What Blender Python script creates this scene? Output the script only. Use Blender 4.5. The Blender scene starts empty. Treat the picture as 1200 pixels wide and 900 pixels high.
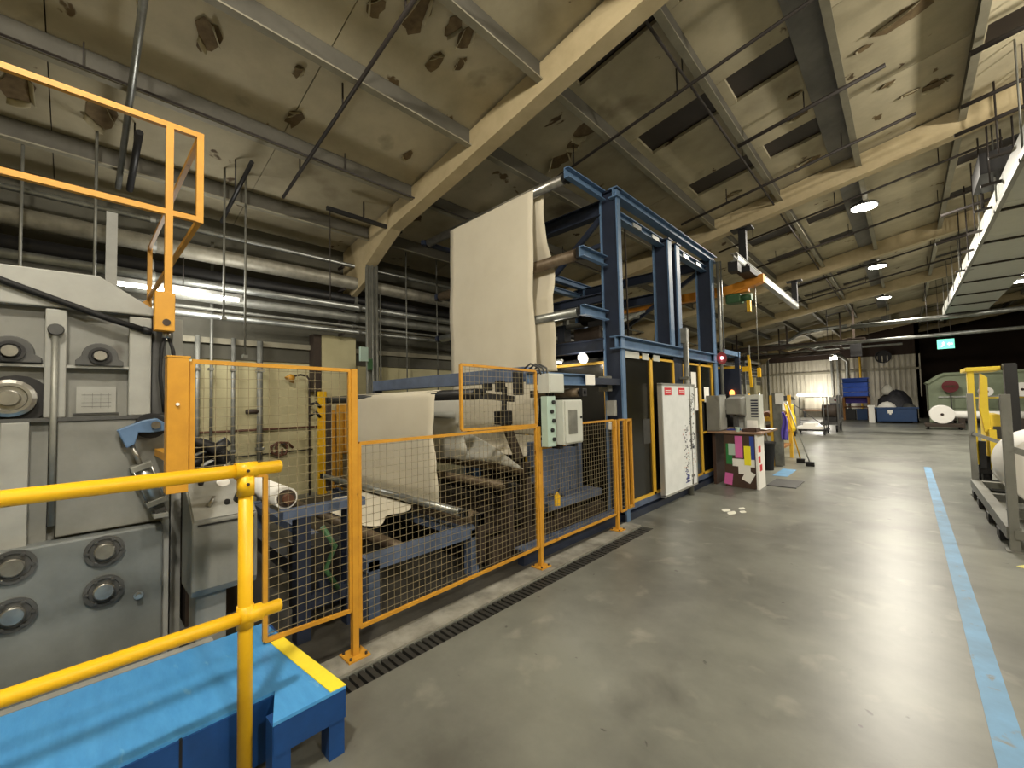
import bpy, math, random
from mathutils import Vector, Matrix
random.seed(7)
D = bpy.data; scene = bpy.context.scene; col = scene.collection
# ---------------------------------------------------------------- camera
yaw, pitch, roll = (math.radians(a) for a in (43.5, 2.36, 1.26))
fw = Vector((-math.sin(yaw)*math.cos(pitch), math.cos(yaw)*math.cos(pitch), math.sin(pitch)))
rt0 = Vector((math.cos(yaw), math.sin(yaw), 0)); up0 = rt0.cross(fw)
rt = rt0*math.cos(roll) - up0*math.sin(roll); up = up0*math.cos(roll) + rt0*math.sin(roll)
cd = D.cameras.new('camera'); cam = D.objects.new('camera', cd); col.objects.link(cam)
cd.sensor_fit = 'HORIZONTAL'; cd.sensor_width = 36.0; cd.lens = 36.0*485.0/1200.0; cd.clip_end = 200; cd.clip_start = .05
cam.matrix_world = Matrix(((rt.x, up.x, -fw.x, 0), (rt.y, up.y, -fw.y, 0), (rt.z, up.z, -fw.z, 1.6), (0, 0, 0, 1)))
scene.camera = cam
# ---------------------------------------------------------------- world, view
w = D.worlds.new('world'); scene.world = w; w.use_nodes = True
w.node_tree.nodes['Background'].inputs[0].default_value = (.9, .95, 1, 1); w.node_tree.nodes['Background'].inputs[1].default_value = .02
scene.view_settings.view_transform = 'Standard'; scene.view_settings.look = 'None'
scene.view_settings.gamma = 1; scene.view_settings.use_curve_mapping = False
scene.view_settings.exposure = 0.35
HB = 420.0          # high-bay lamp power
WARM = (1.0, .93, .80)

# ---------------------------------------------------------------- materials
def S(r, g, b):
    f = lambda c: (c/255/12.92) if c/255 <= .04045 else ((c/255+.055)/1.055)**2.4
    return (f(r), f(g), f(b), 1)
MAT = {}
def mat(name, c, rough=.55, metal=0., c2=None, scale=4., amt=.5, bump=0., detail=6., spec=.4, emit=None, estr=0., stretch=None, spots=None, trans=0., lo=.35, hi=.7):
    """principled material; c2 blends in by noise, spots = (colour, scale, threshold, width) worn patches"""
    m = D.materials.new(name); m.use_nodes = True; MAT[name] = m
    nt = m.node_tree; N = nt.nodes; L = nt.links; b = N['Principled BSDF']
    b.inputs['Base Color'].default_value = c; b.inputs['Roughness'].default_value = rough
    b.inputs['Metallic'].default_value = metal; b.inputs['Specular IOR Level'].default_value = spec
    if trans: b.inputs['Transmission Weight'].default_value = trans
    if emit: b.inputs['Emission Color'].default_value = emit; b.inputs['Emission Strength'].default_value = estr
    co = None
    if c2 or spots or bump:
        tc = N.new('ShaderNodeTexCoord'); geo = N.new('ShaderNodeNewGeometry'); mp = N.new('ShaderNodeMapping')
        L.new(geo.outputs['Position'], mp.inputs['Vector'])
        if stretch: mp.inputs['Scale'].default_value = stretch
        no = N.new('ShaderNodeTexNoise'); no.inputs['Scale'].default_value = scale; no.inputs['Detail'].default_value = detail; no.inputs['Roughness'].default_value = .62
        L.new(mp.outputs['Vector'], no.inputs['Vector'])
        if c2:
            r = N.new('ShaderNodeMapRange'); r.inputs['From Min'].default_value = lo; r.inputs['From Max'].default_value = hi; r.inputs['To Max'].default_value = amt
            L.new(no.outputs['Fac'], r.inputs['Value'])
            mx = N.new('ShaderNodeMixRGB'); mx.inputs['Color1'].default_value = c; mx.inputs['Color2'].default_value = c2
            L.new(r.outputs['Result'], mx.inputs['Fac']); co = mx.outputs['Color']
        if spots:
            for (sc, ss, th, wd) in (spots if isinstance(spots, list) else [spots]):
                n2 = N.new('ShaderNodeTexNoise'); n2.inputs['Scale'].default_value = ss; n2.inputs['Detail'].default_value = 5; n2.inputs['Roughness'].default_value = .5
                n2.inputs['Distortion'].default_value = .35
                L.new(mp.outputs['Vector'], n2.inputs['Vector'])
                r2 = N.new('ShaderNodeMapRange'); r2.inputs['From Min'].default_value = th; r2.inputs['From Max'].default_value = th+wd
                L.new(n2.outputs['Fac'], r2.inputs['Value'])
                mx2 = N.new('ShaderNodeMixRGB'); mx2.inputs['Color2'].default_value = sc
                if co: L.new(co, mx2.inputs['Color1'])
                else: mx2.inputs['Color1'].default_value = c
                L.new(r2.outputs['Result'], mx2.inputs['Fac']); co = mx2.outputs['Color']
        if co: L.new(co, b.inputs['Base Color'])
        if bump:
            bp = N.new('ShaderNodeBump'); bp.inputs['Strength'].default_value = bump; bp.inputs['Distance'].default_value = .02
            L.new(no.outputs['Fac'], bp.inputs['Height']); L.new(bp.outputs['Normal'], b.inputs['Normal'])
    return m
mat('concrete', S(122,123,114), .36, c2=S(84,84,78), scale=.7, amt=1., bump=.04, spec=.4, detail=9, lo=.38, hi=.66, spots=[(S(74,72,67), 1.6, .57, .22), (S(146,144,132), 3.2, .6, .22), (S(70,68,63), 11, .70, .05)])
mat('oily', S(72,69,62), .5, c2=S(38,36,33), scale=2.2, amt=.9, bump=.1)
mat('kerb', S(150,147,136), .7, c2=S(92,89,80), scale=5, amt=.9, bump=.2)
mat('iron', S(58,57,53), .55, .3, c2=S(36,35,33), scale=8)
mat('pit', S(16,16,15), .9)
mat('line_blue', S(98,148,188), .5, c2=S(84,118,142), scale=3, amt=.8, spots=(S(112,118,116), 9, .63, .08))
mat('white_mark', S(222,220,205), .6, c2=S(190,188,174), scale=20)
mat('yellow_mark', S(214,204,110), .6, c2=S(190,188,120), scale=20)
mat('cream', S(198,190,150), .6, c2=S(168,160,122), scale=1.5, amt=.7, bump=.05, spots=(S(140,128,100), 2.2, .66, .1))
mat('wall_grey', S(92,90,78), .7, c2=S(66,64,55), scale=1.2, amt=.8)
mat('wall_far', S(196,190,172), .6, c2=S(150,142,126), scale=1.5, amt=.7, stretch=(3,1,.4))
mat('wall_brown', S(58,44,36), .8, c2=S(40,30,26), scale=1)  # gable top; on the recess walls it stands for missing light
mat('panel', S(184,174,146), .75, c2=S(138,130,108), scale=1.1, amt=.75, bump=.06, spots=[(S(116,104,84), .9, .6, .16), (S(84,68,48), 2.0, .665, .02)])
mat('panel_b', S(196,186,158), .75, c2=S(150,142,120), scale=1.6, amt=.6, bump=.06, spots=[(S(120,110,90), 1.1, .64, .12), (S(104,86,58), 1.6, .655, .016)])
mat('rafter', S(190,174,138), .6, c2=S(160,144,110), scale=2.5, amt=.7)
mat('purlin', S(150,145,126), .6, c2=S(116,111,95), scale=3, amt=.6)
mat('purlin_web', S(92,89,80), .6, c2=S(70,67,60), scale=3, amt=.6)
mat('bare_board', S(124,106,76), .85, c2=S(84,68,48), scale=9, amt=.9)
mat('paint_flake', S(190,180,150), .8, c2=S(150,138,108), scale=9)
mat('rooflight', S(52,44,38), .5, c2=S(36,31,27), scale=2)
mat('galv', S(168,170,166), .38, .75, c2=S(118,120,116), scale=6, amt=.8)
mat('galv_dull', S(140,140,132), .5, .4, c2=S(98,98,92), scale=5, amt=.8)
mat('dark_pipe', S(52,46,42), .6, c2=S(36,32,30), scale=6)
mat('lagging', S(150,146,132), .5, .35, c2=S(110,106,94), scale=7, amt=.8, bump=.25)
mat('orange', S(204,148,46), .5, c2=S(170,118,36), scale=7, amt=.6, spots=(S(120,74,30), 14, .69, .05))
mat('yellow', S(238,188,28), .42, c2=S(214,160,22), scale=6, amt=.6, spots=(S(150,116,40), 18, .71, .04))
mat('mesh_wire', S(150,138,108), .5, .2, c2=S(104,90,66), scale=12)
mat('grey_paint', S(128,128,122), .48, c2=S(104,104,98), scale=3.2, amt=.8, spots=(S(84,80,72), 3.5, .65, .1))
mat('grey_light', S(156,156,150), .45, c2=S(132,132,126), scale=4, amt=.7)
mat('grey_dark', S(78,78,76), .55, c2=S(54,54,53), scale=5, amt=.8)
mat('teal_grey', S(122,126,124), .48, c2=S(94,98,97), scale=2.6, amt=.9, spots=(S(84,86,82), 2.2, .6, .14))
mat('grey_band', S(132,130,125), .7, c2=S(96,95,92), scale=2, amt=.8)
mat('blackm', S(24,24,26), .5, c2=S(38,36,34), scale=10)
mat('rubber', S(18,18,19), .7)
mat('steel', S(172,170,164), .3, .85, c2=S(120,116,108), scale=10, amt=.7)
mat('rusty', S(118,104,84), .5, .35, c2=S(74,58,44), scale=7, amt=.9)
mat('rust_dark', S(66,54,44), .65, c2=S(38,32,28), scale=5, amt=.9)
mat('blue_steel', S(98,126,160), .45, c2=S(72,98,130), scale=4, amt=.7, spots=(S(120,140,164), 7, .68, .06))
mat('navy_steel', S(38,46,64), .45, c2=S(28,35,50), scale=4, amt=.7)
mat('slate_steel', S(92,106,132), .5, c2=S(66,78,100), scale=5, amt=.8)
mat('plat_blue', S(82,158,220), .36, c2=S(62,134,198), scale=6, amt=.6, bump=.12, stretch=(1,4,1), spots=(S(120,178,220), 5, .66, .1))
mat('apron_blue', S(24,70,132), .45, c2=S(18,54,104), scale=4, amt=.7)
mat('strip_yellow', S(250,226,60), .55, c2=S(228,200,50), scale=14)
mat('paper', S(226,218,198), .8, c2=S(214,205,184), scale=2, amt=.6, spec=.15)
mat('paper_grey', S(198,196,186), .75, c2=S(180,178,168), scale=3, spec=.2)
mat('paper_white', S(236,234,228), .75, spec=.2)
mat('web_band', S(150,150,142), .6)
mat('dark_glass', S(22,22,19), .2, c2=S(14,14,12), scale=3, spec=.6)  # enclosure glass; also plays the shade inside the front opening
mat('yellow_frame', S(226,180,60), .5, c2=S(196,150,44), scale=8)
mat('board', S(238,241,241), .28, c2=S(212,216,216), scale=5, spec=.5)
mat('alu', S(190,190,186), .35, .6)
mat('red', S(208,46,58), .5)
mat('deep_red', S(112,24,34), .5)
mat('cabinet', S(196,198,190), .4, c2=S(180,182,174), scale=5)
mat('pale_green', S(176,198,186), .45)
mat('ink', S(40,42,60), .7)
mat('ink_blue', S(50,58,130), .7)
mat('ink_orange', S(224,128,70), .7)
mat('wood_dark', S(76,56,46), .55, c2=S(56,40,33), scale=6, stretch=(1,1,.15))
mat('wood_top', S(150,120,96), .5, c2=S(120,92,72), scale=8)
mat('wood_rack', S(150,104,52), .6, c2=S(116,76,36), scale=8)
mat('green', S(44,126,66), .7)
mat('pink', S(212,104,170), .7)
mat('note_yellow', S(244,232,50), .7)
mat('note_blue', S(48,74,160), .7)
mat('crate_blue', S(34,96,224), .4, c2=S(26,78,196), scale=4)
mat('bin_navy', S(28,62,106), .5, c2=S(20,46,84), scale=3)
mat('mach_green', S(158,170,142), .5, c2=S(126,138,112), scale=1.2, amt=.8)
mat('purple', S(96,80,176), .7)
mat('crane_orange', S(224,148,46), .5, c2=S(190,118,34), scale=5)
mat('motor_green', S(60,96,62), .5)
mat('brown', S(96,62,42), .6, c2=S(70,44,32), scale=6)
mat('truck_yellow', S(238,208,60), .42, c2=S(214,180,48), scale=4)
mat('tarp', S(30,30,36), .6, c2=S(70,70,80), scale=6)
mat('tube_lit', (1,1,1,1), .5, emit=(1,.97,.9,1), estr=22)
mat('lamp_lit', (1,1,1,1), .5, emit=(1,.95,.82,1), estr=40)
mat('sign_lit', S(120,220,190), .5, emit=S(110,215,185), estr=.9)
mat('sign_white', (1,1,1,1), .5, emit=(1,1,1,1), estr=.8)
mat('beacon', S(255,120,60), .4, emit=S(255,140,70), estr=3)
mat('beacon_red', S(255,120,130), .4, emit=S(255,150,160), estr=4)

# ---------------------------------------------------------------- mesh building
WL = {}                                                   # world location of every empty / origin
class MB:
    def __init__(s): s.v = []; s.f = []; s.sm = []
    def poly(s, vs, fs, smooth=False):
        o = len(s.v); s.v += [tuple(p) for p in vs]; s.f += [tuple(i+o for i in f) for f in fs]; s.sm += [smooth]*len(fs); return s
    def box(s, x0, x1, y0, y1, z0, z1):
        v = [(x, y, z) for x in (x0, x1) for y in (y0, y1) for z in (z0, z1)]
        return s.poly(v, [(0,1,3,2),(4,6,7,5),(0,4,5,1),(2,3,7,6),(0,2,6,4),(1,5,7,3)])
    def obox(s, c, sz, R):
        hx, hy, hz = (a/2 for a in sz); c = Vector(c)
        v = [c + R @ Vector((x, y, z)) for x in (-hx, hx) for y in (-hy, hy) for z in (-hz, hz)]
        return s.poly(v, [(0,1,3,2),(4,6,7,5),(0,4,5,1),(2,3,7,6),(0,2,6,4),(1,5,7,3)])
    def frame(s, p0, p1, upv=None):
        d = (Vector(p1)-Vector(p0)).normalized()
        u = Vector(upv) if upv else (Vector((0,0,1)) if abs(d.z) < .95 else Vector((1,0,0)))
        a = d.cross(u).normalized(); b = a.cross(d).normalized(); return d, a, b
    def bar(s, p0, p1, wd, ht, upv=None):                 # rectangular bar
        d, a, b = s.frame(p0, p1, upv); p0 = Vector(p0); p1 = Vector(p1)
        v = [p + a*(i*wd/2) + b*(j*ht/2) for p in (p0, p1) for i, j in ((-1,-1),(1,-1),(1,1),(-1,1))]
        return s.poly(v, [(3,2,1,0),(4,5,6,7),(0,1,5,4),(1,2,6,5),(2,3,7,6),(3,0,4,7)])
    def ibeam(s, p0, p1, wd, ht, t=.014, upv=None):
        d, a, b = s.frame(p0, p1, upv); p0 = Vector(p0); p1 = Vector(p1)
        for k in (-1, 1): s.bar(p0 + b*(k*(ht-t)/2), p1 + b*(k*(ht-t)/2), wd, t, upv)
        return s.bar(p0, p1, t, ht-2*t, upv)
    def chan(s, p0, p1, wd, ht, t=.012, side=1, upv=None):  # C channel opening to `side`
        d, a, b = s.frame(p0, p1, upv); p0 = Vector(p0); p1 = Vector(p1)
        for k in (-1, 1): s.bar(p0 + b*(k*(ht-t)/2), p1 + b*(k*(ht-t)/2), wd, t, upv)
        return s.bar(p0 - a*(side*(wd-t)/2), p1 - a*(side*(wd-t)/2), t, ht-2*t, upv)
    def cyl(s, p0, p1, r, n=14, r2=None, caps=True):
        d, a, b = s.frame(p0, p1); p0 = Vector(p0); p1 = Vector(p1); r2 = r if r2 is None else r2
        v = [p + (a*math.cos(2*math.pi*i/n) + b*math.sin(2*math.pi*i/n))*q for p, q in ((p0, r), (p1, r2)) for i in range(n)]
        s.poly(v, [(i, (i+1) % n, n+(i+1) % n, n+i) for i in range(n)], True)
        if caps: s.poly(v, [tuple(range(n-1, -1, -1)), tuple(range(n, 2*n))])
        return s
    def tube(s, pts, r, n=8):
        pts = [Vector(p) for p in pts]; rings = []; m = len(pts); pa = None
        for i, p in enumerate(pts):
            d = (pts[min(i+1, m-1)] - pts[max(i-1, 0)]).normalized()
            if pa is None: a = d.cross(Vector((0,0,1)) if abs(d.z) < .9 else Vector((1,0,0))).normalized()
            else: a = (pa - d*pa.dot(d)).normalized()
            pa = a; b = d.cross(a)
            rings += [p + (a*math.cos(2*math.pi*k/n) + b*math.sin(2*math.pi*k/n))*r for k in range(n)]
        fs = [(i*n+k, i*n+(k+1) % n, (i+1)*n+(k+1) % n, (i+1)*n+k) for i in range(m-1) for k in range(n)]
        s.poly(rings, fs, True); return s.poly(rings, [tuple(range(n-1, -1, -1)), tuple(range((m-1)*n, m*n))])
    def lathe(s, c, axis, prof, n=20):                    # prof: (along axis, radius)
        c = Vector(c); d, a, b = s.frame(c, c+Vector(axis)); m = len(prof)
        v = [c + d*h + (a*math.cos(2*math.pi*k/n) + b*math.sin(2*math.pi*k/n))*r for h, r in prof for k in range(n)]
        s.poly(v, [(i*n+k, i*n+(k+1) % n, (i+1)*n+(k+1) % n, (i+1)*n+k) for i in range(m-1) for k in range(n)])
        return s.poly(v, [tuple(range(n-1, -1, -1)), tuple(range((m-1)*n, m*n))])
    def prism(s, pts, axis, a, b):                        # 2-d outline extruded along axis x / y / z from a to b
        f = {'x': lambda p, t: (t, p[0], p[1]), 'y': lambda p, t: (p[0], t, p[1]), 'z': lambda p, t: (p[0], p[1], t)}[axis]
        n = len(pts); v = [f(p, t) for t in (a, b) for p in pts]
        fs = [tuple(range(n-1, -1, -1)), tuple(range(n, 2*n))] + [(i, (i+1) % n, n+(i+1) % n, n+i) for i in range(n)]
        return s.poly(v, fs)
    def sheet(s, fn, nu, nv, th=.004):                    # thick surface: fn(u, v) -> point
        P = [[Vector(fn(i/nu, j/nv)) for j in range(nv+1)] for i in range(nu+1)]
        nrm = lambda i, j: (P[min(i+1, nu)][j]-P[max(i-1, 0)][j]).cross(P[i][min(j+1, nv)]-P[i][max(j-1, 0)]).normalized()
        A = [P[i][j] for i in range(nu+1) for j in range(nv+1)]; B = [P[i][j]-nrm(i, j)*th for i in range(nu+1) for j in range(nv+1)]
        n = len(A); q = lambda i, j: i*(nv+1)+j; fs = []
        for i in range(nu):
            for j in range(nv):
                fs += [(q(i,j), q(i+1,j), q(i+1,j+1), q(i,j+1)), (n+q(i,j), n+q(i,j+1), n+q(i+1,j+1), n+q(i+1,j))]
        for i in range(nu):
            for j in (0, nv): fs.append((q(i,j), q(i+1,j), n+q(i+1,j), n+q(i,j)))
        for j in range(nv):
            for i in (0, nu): fs.append((q(i,j), q(i,j+1), n+q(i,j+1), n+q(i,j)))
        return s.poly(A+B, fs, True)
    def build(s, name, m, parent=None, bev=0., origin=None, fix=True):
        o0 = Vector(origin) if origin else (WL[parent.name] if parent else Vector((0,0,0)))
        me = D.meshes.new(name); me.from_pydata([tuple(Vector(p)-o0) for p in s.v], [], s.f)
        me.polygons.foreach_set('use_smooth', s.sm)
        if fix:
            import bmesh
            bm = bmesh.new(); bm.from_mesh(me); bmesh.ops.remove_doubles(bm, verts=bm.verts, dist=1e-6)
            bmesh.ops.recalc_face_normals(bm, faces=bm.faces); bm.to_mesh(me); bm.free()
        me.materials.append(MAT[m])
        o = D.objects.new(name, me); col.objects.link(o); WL[o.name] = o0.copy()
        if parent: o.parent = parent; o.location = o0 - WL[parent.name]
        else: o.location = o0
        if bev:
            bm_ = o.modifiers.new('bevel', 'BEVEL'); bm_.width = bev; bm_.segments = 2; bm_.limit_method = 'ANGLE'; bm_.angle_limit = .7
        return o
def tag(o, label, cat=None, group=None, kind=None):
    if label: o['label'] = label
    if cat: o['category'] = cat
    if group: o['group'] = group
    if kind: o['kind'] = kind
    return o
def thing(name, loc, label, cat, group=None, kind=None):
    o = D.objects.new(name, None); col.objects.link(o); o.location = loc; o.empty_display_size = .1
    WL[o.name] = Vector(loc); return tag(o, label, cat, group, kind)
def stuff(o): o['kind'] = 'stuff'; return o
def piece(me_obj, name, parent, loc):                     # a copy sharing mesh data (origin at its own centre)
    c = me_obj.copy(); c.name = name; col.objects.link(c); c.parent = parent; WL[c.name] = Vector(loc)
    c.location = Vector(loc) - WL[parent.name]; return c
def copy_tree(o, loc=None, parent=None):
    c = o.copy(); col.objects.link(c)
    if parent: c.parent = parent
    WL[c.name] = Vector(loc) if loc else WL[o.name]
    if loc: c.location = loc
    for ch in o.children: copy_tree(ch, None, c)
    return c
def lamp(name, kind, loc, power, color=WARM, size=.2, rot=None, sy=None):
    l = D.lights.new(name, kind); l.energy = power; l.color = color[:3]
    if kind == 'AREA':
        l.shape = 'RECTANGLE' if sy else 'DISK'; l.size = size
        if sy: l.size_y = sy
    else: l.shadow_soft_size = size
    o = D.objects.new(name, l); col.objects.link(o); o.location = loc
    if rot: o.rotation_euler = rot
    return o
# ================================================================ THE BUILDING
K = .169                                                  # roof rises towards +X
rz = lambda X, a: a + K*X                                 # height of a roof-parallel plane
XW, XR, YB, YF = -8.0, 11.0, -7.0, 36.0
XRIDGE = 7.0
# floor with a recessed drain slot at X -2.46..-2.31, Y .2..4.9
fl = MB()
def slab(x0, x1, y0, y1): fl.box(x0, x1, y0, y1, -.2, 0)
slab(XW, -2.46, YB, YF+.2); slab(-2.31, XR, YB, YF+12); slab(-2.46, -2.31, YB, .2); slab(-2.46, -2.31, 4.9, YF+.2)
floor = tag(fl.build('floor', 'concrete', fix=False), 'worn grey concrete floor of the machine hall', kind='structure')
MB().box(-2.46, -2.31, .2, 4.9, -.2, -.06).build('drain_channel_bed', 'pit', floor)
slat = None
for i in range(92):
    y = .24 + i*.0507
    if slat is None:
        slat = MB().box(-.074, .074, -.016, .016, -.03, 0).build('drain_slat', 'iron', floor, origin=(0, 0, 0))
        slat.location = (-2.385, y, -.004)
    else:
        c = slat.copy(); col.objects.link(c); c.location = (-2.385, y + random.uniform(-.002, .002), -.004 - random.random()*.005)
MB().box(-2.68, -2.47, .9, 4.9, -.02, .012).build('kerb_strip', 'kerb', floor)
MB().box(-7.6, -2.69, .9, 4.85, -.02, .004).build('machine_bay_slab', 'oily', floor)
MB().box(-7.6, -2.2, YB, .88, -.02, .003).build('machine_bay_slab', 'oily', floor)
MB().box(.215, .322, -3, 12.5, -.01, .002).build('painted_line', 'line_blue', floor)
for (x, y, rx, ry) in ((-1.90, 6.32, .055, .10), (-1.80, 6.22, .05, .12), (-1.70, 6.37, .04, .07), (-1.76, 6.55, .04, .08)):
    MB().prism([(x+rx*math.cos(t*math.pi/6), y+ry*math.sin(t*math.pi/6)*(.85+.15*math.cos(t*2.1))) for t in range(12)], 'z', -.01, .002).build('pale_floor_patch', 'white_mark', floor)  # small pale ellipses lying on the floor
MB().prism([(.66, 5.9), (.74, 5.86), (.86, 5.96), (.74, 6.02)], 'z', -.01, .003).build('yellow_floor_mark', 'yellow_mark', floor)

# walls
wl = MB(); wl.box(XW-.25, XW, YB, YF+.2, 0, 2.38)
wall_left = tag(wl.build('wall_left', 'cream'), 'cream painted masonry wall behind the grey machine', kind='structure')
MB().box(XW-.25, XW+.03, YB, YF+.2, 2.38, 4.75).build('upper_cladding', 'wall_grey', wall_left)
for z in (2.62, 3.02): MB().box(XW+.03, XW+.09, YB, YF, z, z+.09).build('cladding_rail', 'purlin', wall_left)
trim_1 = thing('trim_1', (XW, 3.4, 0), 'cream pilasters with a yellow corner guard along the left wall', None, kind='structure')
for k in range(-1, 6): MB().box(XW, XW+.25, 3.1+6*k, 3.75+6*k, 0, 2.9).build('pilaster', 'cream', trim_1)
MB().box(XW+.25, XW+.31, 3.02, 3.16, 0, 1.85).build('painted_corner_guard', 'yellow', trim_1)
MB().box(XW+.03, XW+.25, 2.96, 3.09, 1.85, 2.9).build('dark_downpipe', 'rust_dark', trim_1)
wf = MB(); wf.box(XW, .75, YF, YF+.2, 0, 4.0)
wall_far = tag(wf.build('wall_far', 'wall_far'), 'pale ribbed far wall at the end of the aisle', kind='structure')
rib = None
for i in range(36):                                       # ribs of the cladding sheets
    x = XW+.15+i*.245
    r_ = MB().box(x-.03, x+.03, YF-.035, YF, 1.35, 4.0).build('cladding_rib', 'wall_far', wall_far) if rib is None else piece(rib, 'cladding_rib', wall_far, (i*.245, 0, 0))
    rib = rib or r_
MB().box(XW, .7, YF-.09, YF, 3.02, 3.16).build('sheeting_rail', 'purlin', wall_far)
MB().box(XW, .75, YF, YF+.2, 4.0, 6.4).build('gable_top', 'wall_brown', wall_far)
for i, x in enumerate((-3.62, -3.3)): tag(MB().box(x-.05, x+.05, YF-.2, YF-.1, 0, 4.4).build('trim_%d' % (2+i), 'galv_dull'), ('grey steel post on the far wall, wall side of the pair', 'grey steel post on the far wall, crate side of the pair')[i], kind='structure')
MB().lathe((-.95, YF, 3.95), (0, -1, 0), [(0, .42), (.08, .42), (.08, .36), (.02, .34), (.02, .05)], 16).build('extract_fan_opening', 'blackm', wall_far)
tag(MB().box(.75, XR, YF+8, YF+8.2, 0, 7.4).build('wall_far_recess', 'wall_brown'), 'set back wall coloured dark for the unlit bay beyond the green machine', kind='structure')  # dark wall colour stands in for the unlit end bay
tag(MB().box(.55, .75, YF, YF+8, 0, 6.6).build('wall_recess_side', 'wall_brown'), 'side wall of the recessed end bay, coloured dark as unlit', kind='structure')
tag(MB().box(XR, XR+.2, YB, YF+8.2, 0, 7.4).build('wall_right', 'cream'), 'cream wall on the far right of the hall', kind='structure')
tag(MB().box(XW, XR, YB-.2, YB, 0, 7.4).build('wall_back', 'cream'), 'cream wall closing the hall behind the photographer', kind='structure')

# ceiling: panels, rooflights, purlins, rafters
ceiling = thing('ceiling', (0, 0, 6), 'sloping roof of peeling pale boards on steel purlins', None, kind='structure')
PX = [-8.2, -6.95, -5.54, -4.13, -2.89, -1.65, -.44, .83, 2.08, 3.33, 4.58, 5.83, 7.0]
RY = [3.66+6*k for k in range(-2, 8)]
AP = 5.98                                                 # underside of the boards
def quadbox(x0, x1, y0, y1, a, th):                        # slab lying in the roof slope
    return MB().prism([(x0, rz(x0, a)), (x1, rz(x1, a)), (x1, rz(x1, a)+th), (x0, rz(x0, a)+th)], 'y', y0, y1)
ROOF_END = YF+8.2
edges = [YB-.2]; k = -2
for ry in RY:
    for d in (0.06, 2.1, 4.1):
        if ry+d > YB and ry+d < ROOF_END-.5: edges.append(ry+d)
edges.append(ROOF_END)
pc = {}
for i in range(len(PX)-1):
    for j in range(len(edges)-1):
        x0, x1, y0, y1 = PX[i], PX[i+1], edges[j], edges[j+1]
        light = None
        if (i in (4, 5) or i >= 7) and j >= 4: light = y1-y0 > 1.3
        yy = y0 + (.56 if light else 0)
        if light:
            MB_ = quadbox(x0+.12, x1-.10, y0+.03, y0+.54, AP+.05, .03); MB_.build('rooflight', 'rooflight', ceiling)
            for (a_, b_) in ((x0, x0+.12), (x1-.10, x1)): quadbox(a_, b_, y0, y0+.56, AP, .05).build('rooflight_surround', 'panel', ceiling)
        dz = random.uniform(0, .012)
        quadbox(x0+.004, x1-.004, yy+.005, y1-.005, AP+dz, .05).build('ceiling_panel', random.choice(['panel', 'panel', 'panel_b']), ceiling)
quadbox(PX[0]-.3, PX[-1], YB-.2, ROOF_END, AP+.09, .1).build('roof_deck', 'rooflight', ceiling)
MB().prism([(PX[-1], rz(PX[-1], AP+.06)), (XR+.2, rz(PX[-1], AP+.06)-.6), (XR+.2, rz(PX[-1], AP+.06)-.5), (PX[-1], rz(PX[-1], AP+.16))], 'y', YB-.2, ROOF_END).build('far_roof_slope', 'panel', ceiling)
for x in PX[1:-1]:
    z = rz(x, 5.75)
    o = MB().bar((x, YB, z+.115), (x, ROOF_END, z+.115), .03, .23).build('purlin', 'purlin_web', ceiling)
    MB().bar((x+.012, YB, z), (x+.012, ROOF_END, z), .085, .016).build('bottom_flange', 'purlin', o)
for y in RY:
    if y < YB or y > ROOF_END: continue
    m = MB(); xa, xb = -6.1, XRIDGE
    b0, t0 = 5.56, 5.96
    m.prism([(xa, rz(xa, b0)), (xb, rz(xb, b0)), (xb, rz(xb, t0)), (-8.0, rz(-8.0, t0)), (-8.0, 3.55), (-7.1, 3.85), (-6.95, 4.12)], 'y', y-.05, y+.05)
    m.bar((xa, y, rz(xa, b0)), (xb, y, rz(xb, b0)), .2, .02); m.bar((-6.95, y, 4.12), (xa, y, rz(xa, b0)), .2, .02)
    m.build('rafter', 'rafter', ceiling)
    MB().ibeam((-6.98, y, 0), (-6.98, y, 4.1), .12, .14, upv=(1, 0, 0)).build('stanchion', 'galv_dull', ceiling)
for k in range(-1, 6):
    quadbox(-.80, -.48, 3.74+6*k, 9.58+6*k, AP-.03, .028).build('grey_lining_strip', 'grey_band', ceiling)
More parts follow.
